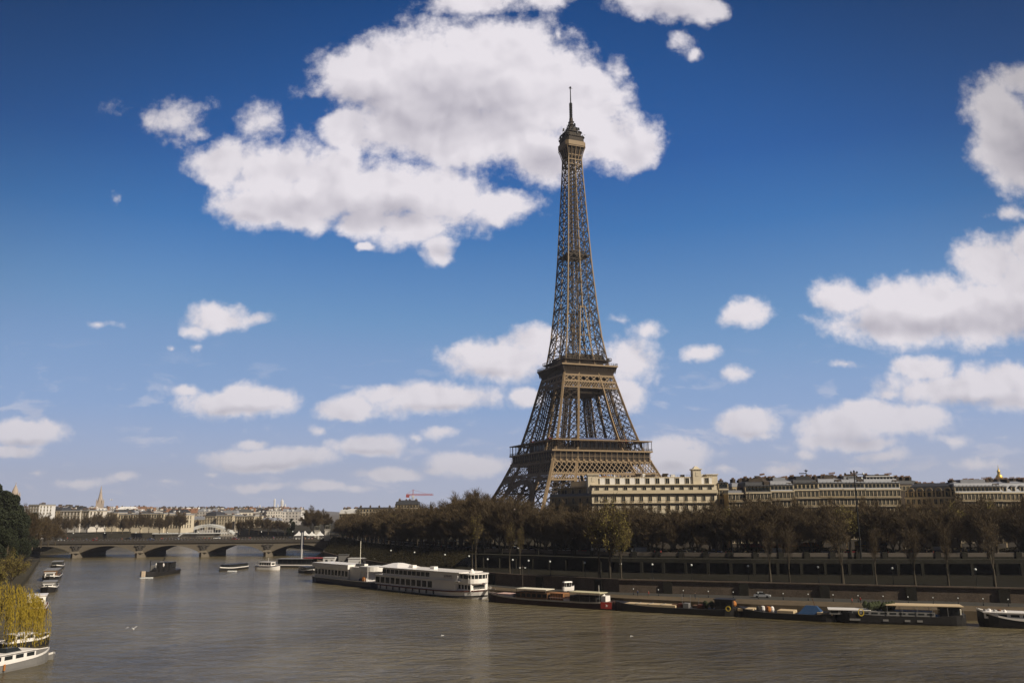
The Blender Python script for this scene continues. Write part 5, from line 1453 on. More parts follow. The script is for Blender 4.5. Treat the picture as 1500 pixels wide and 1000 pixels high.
def awning(r, x, y, z, w, d, h, m, n=4, curve=0.0):
    g = MB(); g.box(x, y, z + h, w, d, 0.16)
    a = g.build('awning', m, r)
    p = MB()
    for i in range(n):
        for sg in (-1, 1): p.beam((x - w/2 + 0.2 + i*(w - .4)/(n - 1), y + sg*(d/2 - .15), z), (x - w/2 + 0.2 + i*(w - .4)/(n - 1), y + sg*(d/2 - .15), z + h), 0.09)
    p.build('awning_posts', M_boatg, a)
def rail(r, pts, z, h=0.95, m=None, step=1.5):
    g = MB()
    for a, b in zip(pts, pts[1:]):
        a = Vector((*a, 0)); b = Vector((*b, 0))
        for k in (0.5, 1.0): g.beam((a.x, a.y, z + h*k), (b.x, b.y, z + h*k), 0.05)
        n = max(1, int((b - a).length/step))
        for i in range(n + 1): q = a.lerp(b, i/n); g.beam((q.x, q.y, z), (q.x, q.y, z + h), 0.06)
    g.build('railing', m or M_boatw, r)
def boat_root(name, label, uL, vL, uR, vR, bow_right=True, B=5.0, group=None):
    """place a boat so that its near waterline runs from photo point L to R"""
    a = gp(uL, vL, 0); b = gp(uR, vR, 0); d = b - a; L = d.length; u = d.normalized()
    n = Vector((-u.y, u.x, 0)); c = (a + b)/2 + n*(B/2)
    rz = math.atan2(u.y, u.x) + (0 if bow_right else math.pi)
    return thing(name, label, 'boat', (c.x, c.y, 0), rz, group), L
def text(r, body, size, loc, rot, m, ext=0.02):
    cu = bpy.data.curves.new('lettering', 'FONT'); cu.body = body; cu.size = size; cu.extrude = ext; cu.align_x = 'CENTER'
    cu.materials.append(m); o = bpy.data.objects.new('lettering', cu); C.objects.link(o); C.objects.unlink(o); me = bpy.data.meshes.new_from_object(o); bpy.data.objects.remove(o)
    o = link('lettering', me, r, loc); o.rotation_euler = rot
    return o
def two_deck_boat():
    B = 10.0; r, L = boat_root('river_cruise_boat', 'large white two deck passenger boat with long rows of windows and rounded glazed bow', 547, 862.5, 697, 878.8, True, B)
    g, hb, dz = hull_mesh(L, B, 1.9, 0.20, 0.06, 0.9, 0.1, 0.86); g.build('hull', M_boatw, r, False)
    hull_stripe(L, hb, dz, 0.06, -0.35, 0.05).build('rubbing_strake', mat('red_brown_strake', (0.16, 0.05, 0.035), .6, 0, .2), r)
    hull_stripe(L, hb, dz, 0.05, -1.95, -1.55).build('boot_top', M_boatk, r)
    deck_mesh(L, hb, dz).build('deck', M_boatg, r)
    z0 = 1.95; x0, x1 = -L/2 + 0.6, L/2 - 10.5
    c = MB().box((x0 + x1)/2, 0, z0, x1 - x0, B - 0.5, 3.0).build('lower_saloon', M_boatw, r)
    n = 11
    for sg in (-1, 1):
        for i in range(n): MB().box(x0 + 1.6 + i*(x1 - x0)*0.74/n, sg*(B/2 - 0.24), z0 + 0.55, (x1 - x0)*0.74/n*0.76, 0.07, 1.95).build('window', M_glass, c)
    z1 = z0 + 3.0; xa = x0 + 4.5; xb = x1 + 1.2
    MB().box((x0 + x1 + 2)/2, 0, z1, x1 - x0 + 2.4, B, 0.22).build('upper_deck', M_boatw, r)
    c = MB().box((xa + xb)/2, 0, z1 + .22, xb - xa, B - 0.7, 2.4).build('upper_saloon', M_boatw, r)
    n = 11
    for sg in (-1, 1):
        for i in range(n): MB().box(xa + 0.9 + i*(xb - xa)*0.66/n, sg*(B/2 - 0.34), z1 + 0.85, (xb - xa)*0.66/n*0.82, 0.07, 1.35).build('window', M_glass, c)
    z2 = z1 + 2.62
    g = MB(); g.box((xa + xb)/2 - 0.5, 0, z2, xb - xa + 3, B - 0.1, 0.2); g.build('roof', M_boatw, r)
    g = MB(); g.frustum(xa - 3.0, xa + 9, -B/2 + .1, B/2 - .1, z2 + .21, xa + 1.5, xa + 4.0, -1.2, 1.2, z2 + 1.5); g.build('tent_roof', M_boatw, r)
    for x_ in (xa + 10, xa + 22): MB().box(x_, 1, z2 + .2, 2.2, 1.6, 0.8).build('roof_vent', M_boatw, r)
    xw = xb + 2.8
    g = MB(); N = 12; pts = [(xb - 2.5, -3.9), (xb + 4.2, -3.9)] + [(xb + 4.2 + 2.2*math.sin(t*math.pi/8), -3.9*math.cos(t*math.pi/8)) for t in range(1, 8)] + [(xb + 4.2, 3.9), (xb - 2.5, 3.9)]
    g.prism(pts, z1 - 0.35, z1 + 1.0); g.build('bridge_bulwark', M_boatw, r)
    g = MB(); g.prism([(x*1.0, y*0.92) for x, y in pts], z1 + 1.0, z1 + 2.25); gl = g.build('bridge_glazing', M_glass, r)
    g = MB()
    for x, y in pts: g.beam((x, y*.95, z1 + 1.0), (x, y*.95, z1 + 2.3), 0.16)
    for x in (xb - .5, xb + 1.6): 
        for sg in (-1, 1): g.beam((x, sg*3.72, z1 + 1.0), (x, sg*3.72, z1 + 2.3), 0.2)
    g.build('window_mullion', M_boatw, r)
    g = MB(); g.prism([(x + .15, y*1.08) for x, y in pts], z1 + 2.26, z1 + 2.6); g.build('bridge_roof', M_boatw, r)
    MB().lathe([(0.9, z1 + 2.6), (0.9, z1 + 2.9), (0.5, z1 + 3.3), (0.35, z1 + 3.7), (0.1, z1 + 3.8)], 10, xb + 1.5, 0).build('searchlight', M_boatw, r)
    wbox(r, 'forward_cabin', xb + 1.9, 0, z0, 6.2, 7.0, 2.6, M_boatw, 4, None, .5)
    rail(r, [(xb + 6.5, -3.6), (L/2 - 2.2, -1.6), (L/2 - 1.2, 0), (L/2 - 2.2, 1.6), (xb + 6.5, 3.6)], 2.4)
    rail(r, [(x0 - .2, -B/2 + .2), (xa - .4, -B/2 + .2)], z1 + .22)
    MB().beam((L/2 - 1, -.5, 2.6), (L/2 + 4.5, -1.2, 3.4), 0.7, 0.25).build('gangway', M_boatw, r)
    g = MB()
    for i in range(9): g.tube([(x0 + 4 + i*3.8, -B/2 - .25, 0.6), (x0 + 4 + i*3.8, -B/2 - .25, 1.6)], 0.22, 6)
    for i in range(9): MB().tube([(x0 + 4 + i*3.8, -B/2 - .25, 0.6), (x0 + 4 + i*3.8, -B/2 - .25, 1.6)], 0.22, 6).build('fender', M_rubber, r)
    text(r, "LE MAXIM'S", 0.8, (xb - 4.9, -B/2 + 0.31, z1 + 1.25), (R(90), 0, 0), mat('dark_red_lettering', (0.12, 0.03, 0.05), .6, 0, 0))
    MB().box(xb - 4.9, -B/2 + 0.33, z1 + 0.95, 4.6, 0.04, 0.07).build('nameline', mat('dark_red_lettering', (0, 0, 0)), r)
    flag(r, (L/2 - 1.6, 0, 2.9), 2.0)
def flag(r, p, h, cols=None):
    f = MB(); f.beam(p, (p[0], p[1], p[2] + h), 0.07); f.build('flagpole', M_boatw, r)
    g = MB(); ms = cols or [mat('flag_blue', (0.02, 0.04, 0.2), .8, 0, 0), M_white, M_boatr]
    for i in range(3):
        g.cur = i; g.box(p[0] - 0.25 - i*0.3, p[1], p[2] + h - 0.75, 0.3, 0.04, 0.65)
    g.build('flag', ms, r)
def barge_restaurant():
    B = 9.0; r, L = boat_root('floating_restaurant', 'white flat roofed moored barge with dark blue hull left of the two deck boat', 455.5, 851.5, 546, 862, True, B)
    g, hb, dz = hull_mesh(L, B, 2.1, 0.05, 0.05, 0.1, 0.0, 0.9, True); g.build('hull', M_boatb, r)
    hull_stripe(L, hb, dz, 0.12, -0.15, 0.12).build('deck_edge', M_boatw, r)
    deck_mesh(L, hb, dz).build('deck', M_boatg, r)
    x0 = -L/2 + 0.8
    c = wbox(r, 'saloon', x0 + L*0.30, 0, 2.15, L*0.56, B - 1.2, 3.7, M_boatw, 10, None, .52, None)
    g = MB(); g.box(x0 + L*0.29, 0, 5.86, L*0.60, B - .3, 1.6); g.build('roof', M_boatw, r)
    g = MB(); g.box(x0 + L*0.72, 0.3, 2.15, L*0.25, B - 1.6, 4.7); g.build('forward_house', M_boatw, r)
    g = MB(); N = 10; pts = []
    for i in range(N + 1):
        t = -math.pi/2 + math.pi*i/N; pts.append((L/2 - 6.5 + 4.2*math.cos(t), 4.0*math.sin(t)))
    pts += [(L/2 - 10.5, 4.0), (L/2 - 10.5, -4.0)]
    g.prism(pts, 5.6, 7.3); g.build('curved_canopy', M_boatw, r)
    for i in range(3): MB().box(L/2 - 10 + i*2.6, -3.7, 2.15, 0.14, 0.14, 3.5).build('post', M_boatw, r)
    MB().lathe([(0.5, 2.2), (0.7, 2.8), (0.5, 3.6), (0.15, 3.9)], 10, L/2 - 7.2, -3.9).build('orange_buoy', M_orange, r)
    MB().lathe([(0.6, 2.2), (0.7, 2.7), (0.3, 3.2)], 10, L/2 - 9.4, -3.9).build('blue_bin', M_blue, r)
    g = MB(); g.beam((L*0.14, 0, 7.3), (L*0.14, 0, 16.0), 0.16); g.beam((L*0.14 - .6, 0, 13.6), (L*0.14 + .6, 0, 13.6), .08); g.build('mast', M_canvas, r)
    MB().box(L*0.14, 0, 6.9, 2.6, 2.2, 0.9).build('mast_base', M_boatk, r)
    rail(r, [(-L/2 + .4, -B/2 + .25), (L/2 - 3, -B/2 + .25), (L/2 - .8, -1)], 2.15)
def hull_kit(r, L, B, h, hm, stripe=None, bow=.18, stern=.1, rise=.9, rise_s=.5, deck=None):
    g, hb, dz = hull_mesh(L, B, h, bow, stern, rise, rise_s, .88); g.build('hull', hm, r)
    deck_mesh(L, hb, dz).build('deck', deck or M_boatg, r)
    if stripe: hull_stripe(L, hb, dz, 0.07, -0.22, 0.16).build('gunwale', stripe, r)
    return hb, dz
def bollard(r, x, y, z): MB().lathe([(0.14, z), (0.14, z + .5), (0.22, z + .55), (0.2, z + .65)], 8, x, y).build('bollard', M_boatk, r)
def barges():
    # 1: dark barge with a red stern and two pale awnings (bow left, against the big boat)
    B = 5.2; r, L = boat_root('river_barge', 'black hulled barge with red stern and pale awnings beside the two deck boat', 708, 881, 893, 893.5, False, B, None)
    hb, dz = hull_kit(r, L, B, 1.6, mat('old_dark_hull', (0.045, 0.02, 0.016), .6, 0, .3, .5), mat('strake_paint', (.45, .40, .34), .6, 0, .1), .16, .1, 1.1, .5)
    k = lambda u: L/2 - (u - 708)/185*L                 # photo column -> local x (bow at the left)
    wbox(r, 'cabin', k(781), 0, 1.6, 11.0, 4.0, 1.9, M_brown, 6, None, .5, None)
    awning(r, k(781), 0, 3.5, 10.6, 4.6, 0.75, M_canvas, 4)
    wbox(r, 'hatch', k(740), 0, 1.6, 5.5, 3.4, 0.9, M_boatw, 0, roof=mat('pink_hatch', (0.62, 0.42, 0.36), .7, 0, .1))
    wbox(r, 'wooden_cabin', k(818), 0, 1.6, 4.4, 3.6, 2.0, mat('orange_brown_boards', (0.33, 0.15, 0.06), .7, 0, .2), 5, M_brown, .8, None, ww=.35)
    wbox(r, 'hatch', k(822), -0.2, 1.6, 6.5, 3.9, 0.7, M_boatw, 0, roof=mat('pink_hatch', (0, 0, 0)))
    wbox(r, 'wheelhouse', k(855), 0, 1.6, 8.5, 4.0, 1.7, M_boatk, 5, None, .5, None)
    awning(r, k(858), 0, 1.7, 10.0, 4.4, 2.4, mat('green_cream_canvas', (0.55, 0.50, 0.33), .8, 0, .1), 4)
    g = MB(); g.lathe([(0.55, 2.0), (0.6, 3.4), (0.3, 3.9)], 10, k(876), -1.2); g.build('white_locker', M_boatw, r)
    MB().box(-L/2 + 2.6, 0, 2.0, 1.4, 2.6, 1.5).build('white_locker', M_boatw, r)
    for i in range(4): MB().box(k(852 + i*6), -B/2 - .03, 1.2, .9, .08, .55).build('porthole_panel', M_boatw, r)
    MB().prism([(-L/2 - .12, -1.7), (-L/2 + 2.6, -B/2 + .1), (-L/2 + 2.7, -B/2 - .08), (-L/2 - .3, -1.9)], 0.3, 2.05).build('stern_panel', M_boatr, r)
    MB().beam((k(873), 0, 4.2), (k(873), 0, 6.2), .1).build('mast', M_boatw, r)
    t = text(r, 'LOU', 0.85, (-L/2 + 1.1, B/2 - .3, 0.9), (R(90), 0, R(180 - 33)), M_white)
    MB().prism([(-L/2 - .12, 1.7), (-L/2 + 2.6, B/2 - .1), (-L/2 + 2.7, B/2 + .08), (-L/2 - .3, 1.9)], 0.3, 2.05).build('stern_panel', M_boatr, r)
    t.location = (-L/2 + 1.2, B/2 - .15, 0.85)
    for i in range(14): 
        MB().lathe([(.25, 1.62), (.3, 2.0), (.5, 2.5), (.2, 2.9)], 7, k(800 + (i % 5)*2.2), -1.6 + (i//5)*1.1).build('potted_plant', M_green, r) if i < 6 else None
    # 2: long dark barge with tan hatches
    r, L = boat_root('river_barge', 'long black barge with tan boarded hatch and yellow ring buoy', 896, 894, 1076, 903.5, False, B)
    hb, dz = hull_kit(r, L, B, 1.5, M_boatk, None, .14, .1, 1.0, .5)
    k = lambda u: L/2 - (u - 896)/180*L
    g = MB(); g.box(k(951), 0, 1.5, 15.0, 4.0, 0.55); c = g.build('hatch', M_tan, r)
    for u in (932, 951, 970): MB().box(k(u), 0, 2.05, .25, 4.04, .08).build('hatch_batten', M_boatg, c)
    for i, u in enumerate((988, 997, 1006, 1018, 1026)): MB().box(k(u), -.3 + (i % 3)*.4, 1.5, 1.5, 1.8, .7 + .25*(i % 3)).build('crate', (M_brown, M_rust, M_boatg)[i % 3], r)
    for i in range(5): MB().lathe([(.2, 1.5), (.3, 1.9), (.7, 2.5), (.5, 3.0), (.1, 3.4)], 8, k(1030 + i*3), -1 + (i % 3)).build('potted_plant', M_green, r)
    wbox(r, 'wheelhouse', k(1060), 0, 1.5, 4.6, 3.2, 2.5, M_boatk, 3, None, .4, M_boatk)
    g = MB()
    for i in range(14): 
        a0, a1 = i*math.pi/7, (i + 1)*math.pi/7; g.beam((k(1068) + .55*math.cos(a0), B/2 + .12, 2.0 + .55*math.sin(a0)), (k(1068) + .55*math.cos(a1), B/2 + .12, 2.0 + .55*math.sin(a1)), .22)
    g.build('yellow_ring_buoy', M_yel, r)
    MB().lathe([(.5, 2.4), (.7, 2.8), (.6, 3.4), (.2, 3.7)], 10, k(1072), -.2).build('orange_ball', M_orange, r)
    for u, h in ((1000, 3.6), (1012, 3.2), (1024, 2.8)): MB().beam((k(u), .8, 1.5), (k(u), .8, 1.5 + h), .1).build('post', M_boatg, r)
    # 3: black barge with tan covers and blue tarpaulin
    r, L = boat_root('river_barge', 'black barge with tan covers and a heap of blue tarpaulin by the parked car', 1078, 903.5, 1222, 911.5, False, B)
    hb, dz = hull_kit(r, L, B, 1.5, M_boatk, None, .14, .1, 1.0, .6)
    k = lambda u: L/2 - (u - 1078)/144*L
    for u0, u1 in ((1080, 1104), (1140, 1164), (1198, 1220)): MB().box(k((u0 + u1)/2), 0, 1.5, (u1 - u0)/144*L, 4.0, .6).build('tan_cover', M_tan, r)
    for i, u in enumerate((1110, 1116, 1121, 1126, 1130)): MB().lathe([(.3, 1.5), (.5, 1.9), (.45, 2.5 + .2*(i % 2)), (.2, 2.8)], 8, k(u), .8 - (i % 3)*.8).build('barrel', (M_boatk, M_boatw, M_rust, M_orange, M_boatw)[i], r)
    g = MB(); g.frustum(k(1206), k(1170), -1.8, 1.8, 1.5, k(1196), k(1180), -.5, .5, 3.4); g.build('blue_tarpaulin', M_blue, r)
    MB().beam((k(1196), 0, 1.6), (k(1190), 0, 5.2), .12).build('derrick', M_brown, r)
    # 4: long barge house with white hatch and the tan awning
    B = 6.0; r, L = boat_root('house_barge', 'long dark house barge with a white roof hatch, plants and a broad tan awning', 1224, 912, 1418, 917.5, False, B)
    hb, dz = hull_kit(r, L, B, 1.9, M_boatk, None, .12, .1, 1.0, .6)
    k = lambda u: L/2 - (u - 1224)/194*L
    wbox(r, 'white_roofed_cabin', k(1247), 0, 1.9, 9.0, 4.4, 1.0, M_boatg, 4, None, .5, M_boatw)
    wbox(r, 'long_cabin', k(1312), 0, 1.9, 18, 4.8, .9, M_boatg, 9, None, .4, None)
    awning(r, k(1359), 0, 1.9, 16.5, 5.4, 2.3, M_tan, 6)
    for i in range(9): MB().lathe([(.3, 2.8), (.5, 3.2), (.8, 3.9), (.5, 4.5), (.1, 4.9)], 8, k(1274 + i*5.2), -1.6 + (i*7 % 4)).build('potted_plant', M_green, r)
    wbox(r, 'wheelhouse', k(1396), 0, 1.9, 4.2, 3.6, 1.9, M_boatk, 3, None, .5, M_boatk)
    for i, u in enumerate((1250, 1258, 1300, 1332, 1350)): MB().box(k(u), B/2 + .01, .7, 1.2, .06, .45).build('porthole', M_boatg, r)
    g = MB()
    for i in range(10): a0, a1 = i*math.pi/5, (i + 1)*math.pi/5; g.beam((k(1264) + .6*math.cos(a0), B/2 + .1, 2.6 + .8*math.sin(a0)), (k(1264) + .6*math.cos(a1), B/2 + .1, 2.6 + .8*math.sin(a1)), .18)
    g.build('mooring_ring', M_yel, r)
    MB().box(-L/2 + 1.2, 0, 2.3, 1.0, 2.2, 1.2).build('stern_bulwark', M_canvas, r)
    # 5: bow of the next barge, leaving the frame
    B = 6.0; r, L = boat_root('river_barge', 'dark barge with a sweeping white sheer stripe and cluttered deck at the right edge', 1434, 918, 1640, 927, False, B)
    hb, dz = hull_kit(r, L, B, 1.8, M_boatk, M_boatw, .16, .1, 2.0, .5)
    k = lambda u: L/2 - (u - 1434)/206*L
    for i, u in enumerate((1446, 1454, 1462, 1470, 1478)): MB().lathe([(.3, 2.2), (.5, 2.8), (.4, 3.4 + .3*(i % 2)), (.1, 3.8)], 7, k(u), .6 - (i % 2)).build('deck_gear', (M_boatk, M_boatw, M_boatg, M_brown, M_boatw)[i], r)
    wbox(r, 'cabin', k(1530), 0, 1.9, 22, 4.6, 1.3, M_boatw, 9, None, .4, M_boatw)
two_deck_boat(); barge_restaurant(); barges()
def small_boat(name, label, u, v, L, B, head, hull_m, h=1.3, kind='cabin', top=M_boatw, group=None, dx=0):
    p = gp(u, v, 0); r = thing(name, label, 'boat', (p.x, p.y + B/2, 0), R(head), group)
    hb, dz = hull_kit(r, L, B, h, hull_m, M_boatw if hull_m is not M_boatw else M_boatb, .35, .15, .6, .1)
    if kind == 'cabin':
        wbox(r, 'cabin', -L*.05, 0, h, L*.5, B*.74, 1.9, top, 5, None, .45, top)
        rail(r, [(-L*.45, -B*.35), (-L*.32, -B*.4)], h); MB().beam((0, 0, h + 2), (0, 0, h + 4), .08).build('mast', M_boatw, r)
    if kind == 'tour':
        wbox(r, 'saloon', -L*.06, 0, h, L*.72, B*.8, 1.3, M_boatk, 10, None, .6, M_boatk)
        rnd = random.Random(int(u))
    if kind == 'open':
        MB().box(-L*.2, 0, h, L*.12, B*.5, .5).build('seat', M_brown, r)
        MB().box(L*.1, 0, h, L*.08, B*.6, .35).build('thwart', M_brown, r)
    return r
small_boat('tour_boat', 'dark glass roofed tour boat under way left of the white launch', 338, 834.5, 22, 6, -105, M_boatk, 1.2, 'tour')
small_boat('cabin_cruiser', 'white cabin launch right of the dark tour boat', 391, 834.5, 14, 4.2, -24, M_boatw, 1.7, 'cabin')
small_boat('moored_boat', 'small dark hulled boat with white band at the left end of the moored row', 448, 839, 16, 5, -60, M_boatk, 1.3, 'tour')
def landing_stage():
    p = gp(434, 831, 0); r = thing('landing_stage', 'dark floating landing stage with grey roofs and white edge near the bridge end', 'landing stage', (p.x, p.y + 6, 0), R(-12))
    MB().box(0, 0, -.5, 24, 9, 1.5).build('pontoon', M_boatk, r); MB().box(0, -4.56, .9, 24, .2, .5).build('white_edge', M_boatw, r)
    c = wbox(r, 'waiting_room', -1, 0, 1.0, 18, 7, 3.0, M_boatk, 7, None, .5, M_boatg, .8)
    MB().box(8, 0, 4.3, 9, 7, .3).build('red_roof', M_boatr, r)
    g = MB(); g.beam((2, -2, 4), (2, -2, 17), .5); g.build('banner_pole', M_white, r); MB().box(2, -2.1, 9, 1.5, .15, 8.5).build('blue_banner', M_boatb, r)
landing_stage()
def working_boat():
    p = gp(214, 845, 0); r = thing('working_barge', 'dark work barge piled with gear coming up river with white bow wave', 'boat', (p.x, p.y + 14, 0), R(-93))
    hb, dz = hull_kit(r, 30, 8.5, 1.6, M_boatk, None, .25, .1, 1.0, .3)
    rnd = random.Random(4)
    wbox(r, 'wheelhouse', -8, 0, 1.6, 5, 5, 3.4, M_boatk, 3, None, .4, M_boatk)
    for i in range(16): MB().box(rnd.uniform(-5, 9), rnd.uniform(-2.6, 2.6), 1.6, rnd.uniform(.8, 2.6), rnd.uniform(.6, 2), rnd.uniform(.8, 4.2)).build('cargo', (M_boatk, M_iron_b, M_boatg, M_boatk)[i % 4], r)
    g = MB(); g.beam((2, 0, 1.6), (-4, 1, 9), .25); g.beam((5, -2, 1.6), (5, -2, 6.6), .2); g.build('derrick', M_iron_b, r)
    for i in range(5): MB().lathe([(.2, 3.6), (.4, 4.1), (.35, 4.8), (.1, 5.1)], 7, rnd.uniform(-3, 8), rnd.uniform(-2.6, 2.6)).build('bundle', (M_boatw, M_boatg)[i % 2], r)
    MB().box(15.1, 0, .2, .5, 1.5, 2.4).build('bow_plate', mat('bow_cream', (0.75, .6, .45), .6, 0, .1), r)
working_boat()
def foam(name, u, v, L, W, rz, seed):
    rnd = random.Random(seed); p = gp(u, v, 0); g = MB()
    for i in range(70):
        t = rnd.random(); x = (t - .5)*L; y = rnd.gauss(0, W*.25); s = rnd.uniform(.15, .6)
        g.lathe([(s, .0), (s*.7, .1 + .1*rnd.random()), (.05, .2)], 6, x, y)
    o = g.build(name, mat('white_foam', (.8, .8, .78), .8, 0, 0), None, False, (p.x, p.y, 0.01)); o.rotation_euler = (0, 0, R(rz))
    tag(o, None, None, None, 'stuff'); o['label'] = 'white foam of the bow wave on the river'
foam('bow_wave', 215, 846, 5, .8, 0, 1); foam('bow_wave', 340, 836, 4, .35, -8, 4)
# houseboats along the near right bank, seen from behind and above
def bank_boat(name, label, u, v, L, B, hm, head, items):
    p = gp(u, v, 0); r = thing(name, label, 'boat', (p.x, p.y, 0), R(head)); hull_kit(r, L, B, 1.5, hm, M_boatw if hm is not M_boatw else M_boatb, .2, .1, .8, .5, M_boatg)
    for it in items: wbox(r, *it[0], **it[1])
    return r
r = bank_boat('houseboat', 'white roofed houseboat with orange foredeck moored beyond the willow', 52, 897, 20, 5.2, M_rust, -65, [
    (('wheelhouse', -3.5, 0, 1.5, 7, 4.4, 3.0, M_boatw), dict(wins=3, wh=.45, roof=M_boatw)), (('low_cabin', 2.2, 0, 1.5, 4, 3.8, 1.7, M_boatk), dict(wins=3, roof=M_canvas))])
MB().frustum(4.4, 7.8, -1.8, 1.8, 1.55, 4.8, 7.2, -1.0, 1.0, 2.2).build('orange_cover', M_orange, r)
r = bank_boat('houseboat', 'grey canopied houseboat just behind the white roofed one with orange deck', 72, 865, 17, 5, M_boatk, -66, [
    (('cabin', -1, 0, 1.5, 9, 4.2, 1.8, M_boatg), dict(wins=5, roof=M_boatg)), (('forward_cabin', 5, 0, 1.5, 2.4, 3, 1.2, M_boatw), dict(wins=2, roof=M_boatw))])
r = bank_boat('houseboat', 'dark houseboat with pale roof edge, farthest of those along the near bank', 76, 848, 26, 6, M_boatk, -67, [
    (('cabin', 0, 0, 1.5, 17, 5, 2.6, M_brown), dict(wins=7, roof=M_boatg)), (('wheelhouse', 10.2, 0, 1.5, 2.6, 3.6, 1.8, M_boatw), dict(wins=2, roof=M_boatw))])
bank_boat('houseboat', 'low dark boat moored under the bare trees just before the bridge', 84, 832, 24, 5.4, M_boatk, -66, [(('cabin', 0, 0, 1.5, 14, 4.4, 2, M_boatk), dict(wins=6, roof=M_boatg))])
r = bank_boat('houseboat', 'white houseboat with a tan deck in the bottom left corner of the view', -42, 990, 32, 5.4, M_boatg, 73, [
    (('cabin', 4.0, 0, 1.5, 14, 4.2, 1.3, M_boatw), dict(wins=6, roof=M_boatw))])
MB().box(-9.5, 0, 1.5, 9, 4.8, .5).build('tan_deck', M_tan, r)
MB().frustum(5.2, 8.6, -1.3, 1.3, 2.96, 5.8, 8.0, -.9, .9, 3.6).build('hatch', M_glass, r)
for i in range(3): MB().tube([(-1 + i*2.4, -2.85, .4), (-1 + i*2.4, -2.85, 1.4)], .18, 6).build('fender', M_orange, r)
r = small_boat('dinghy', 'small grey open boat moored off the bow of the corner houseboat', 58, 965, 6.5, 2.3, -30, M_boatg, .7, 'open')
r = bank_boat('houseboat', 'cluttered boat half hidden under the willow strands', 30, 948, 12, 4, M_boatk, 60, [(('cabin', 0, 0, 1.5, 4, 2.8, 1.2, M_boatw), dict(wins=2, roof=M_boatw))])
# ---------------------------------------------------------------- cars, people, lamps, kiosks
def make_vehicle(name, paint, L=4.3, W=1.75, H=1.45, kind='car'):
    r = thing(name, None, None, (0, 0, -900)); g = MB()
    def ext(prof, w0, m, nm, par=r, hw=None):
        g = MB(); n = len(prof)
        for sg in (-1, 1): g.poly([(x, sg*w0, z) for x, z in (prof if sg > 0 else prof[::-1])])
        for (xa, za), (xb, zb) in zip(prof, prof[1:] + prof[:1]): g.poly([(xa, -w0, za), (xb, -w0, zb), (xb, w0, zb), (xa, w0, za)])
        return g.build(nm, m, par)
    h = L/2; w = W/2
    if kind == 'car':
        ext([(-h, .35), (-h, .82), (-h*.78, .92), (h*.38, .92), (h*.93, .74), (h, .55), (h, .3), (-h, .28)], w, paint, 'body')
        c = ext([(-h*.80, .9), (-h*.62, H), (h*.02, H), (h*.40, .9)], w*.86, M_glass, 'windows')
        ext([(-h*.66, H - .02), (-h*.60, H + .05), (0, H + .05), (h*.05, H - .02)], w*.84, paint, 'roof')
        wr = .31
    elif kind == 'van':
        ext([(-h, .35), (-h, H), (h*.55, H), (h*.82, 1.15), (h, .95), (h, .35)], w, paint, 'body')
        ext([(h*.56, 1.2), (h*.5, H - .12), (h*.57, H - .1), (h*.80, 1.2)], w + .01, M_glass, 'windows'); wr = .35
    else:
        ext([(-h, .4), (-h, H), (h*.97, H), (h, H*.5), (h, .4)], w, paint, 'body')
        ext([(-h*.95, H*.50), (-h*.95, H*.86), (h*.93, H*.86), (h*.95, H*.5)], w + .02, M_glass, 'windows'); wr = .5
    for sx in (-.62, .62):
        for sy in (-1, 1):
            MB().tube([(sx*h, sy*(w - .2), wr), (sx*h, sy*(w + .02), wr)], wr, 10).build('wheel', M_rubber, r)
    for sy in (-1, 1): MB().box(h*.985, sy*w*.7, .6, .08, .3, .16).build('headlight', M_lamp, r)
    return r
PNT = {k: mat('car_paint_' + k, c, .3, .1, .05, coat=.5) for k, c in dict(white=(.75, .74, .72), black=(.02, .02, .022), silver=(.42, .43, .45), red=(.4, .03, .03), blue=(.04, .08, .25)).items()}
veh = {k: make_vehicle('parked_car', PNT[k]) for k in PNT}
veh['van'] = make_vehicle('white_van', PNT['white'], 5.6, 2.0, 2.4, 'van'); veh['bus'] = make_vehicle('city_bus', PNT['white'], 11.5, 2.5, 3.0, 'bus')
PROTO_TREES += list(veh.values())
rv = random.Random(40)
PR = PP[1:9]
def street_pos(u, o):
    p, d = on_line(PP, u); q = off(p, d, o)
    return q, d
kinds = ['black', 'white', 'silver', 'black', 'van', 'black', 'red', 'silver', 'white', 'black', 'blue', 'black', 'silver', 'bus', 'black']
seq = 0
for row, (o, st, dirn) in enumerate(((12.0, 8.5, 0), (20.5, 10.0, math.pi))):
    for p, d in polyline(PR, st, 2 + row*3):
        if rv.random() < 0.3: continue
        k = kinds[seq % len(kinds)]; seq += 1
        if k == 'bus' and row == 0: k = 'van'
        q = off(p, d, o) + d*rv.uniform(-1.5, 1.5)
        if ang_u(q.x, q.y) > 1530: continue
        what = {'van': 'white van', 'bus': 'white city bus'}.get(k, k + ' car')
        uu = ang_u(q.x, q.y); where = 'beside the dark mansard house at right' if uu > 1330 else 'before the terrace of mansard houses' if uu > 1060 else 'before the cream block' if uu > 810 else 'left of the cream block'
        lane = 'nearer' if row == 0 else 'farther'
        dup(veh[k], (q.x, q.y, 11.01), math.atan2(d.y, d.x) + dirn, None, '%s in the %s lane of the street %s' % (what, lane, where), '%ss in the %s lane %s' % (what, lane, where))
# the small silver car on the quay
q, d = on_line(WL, 1114); q = off(q, d, -4.5); c = dup(veh['silver'], (q.x, q.y, 2.21), math.atan2(d.y, d.x) + math.pi, 1.05, 'small silver hatchback parked alone on the lower quay under the stone wall'); 
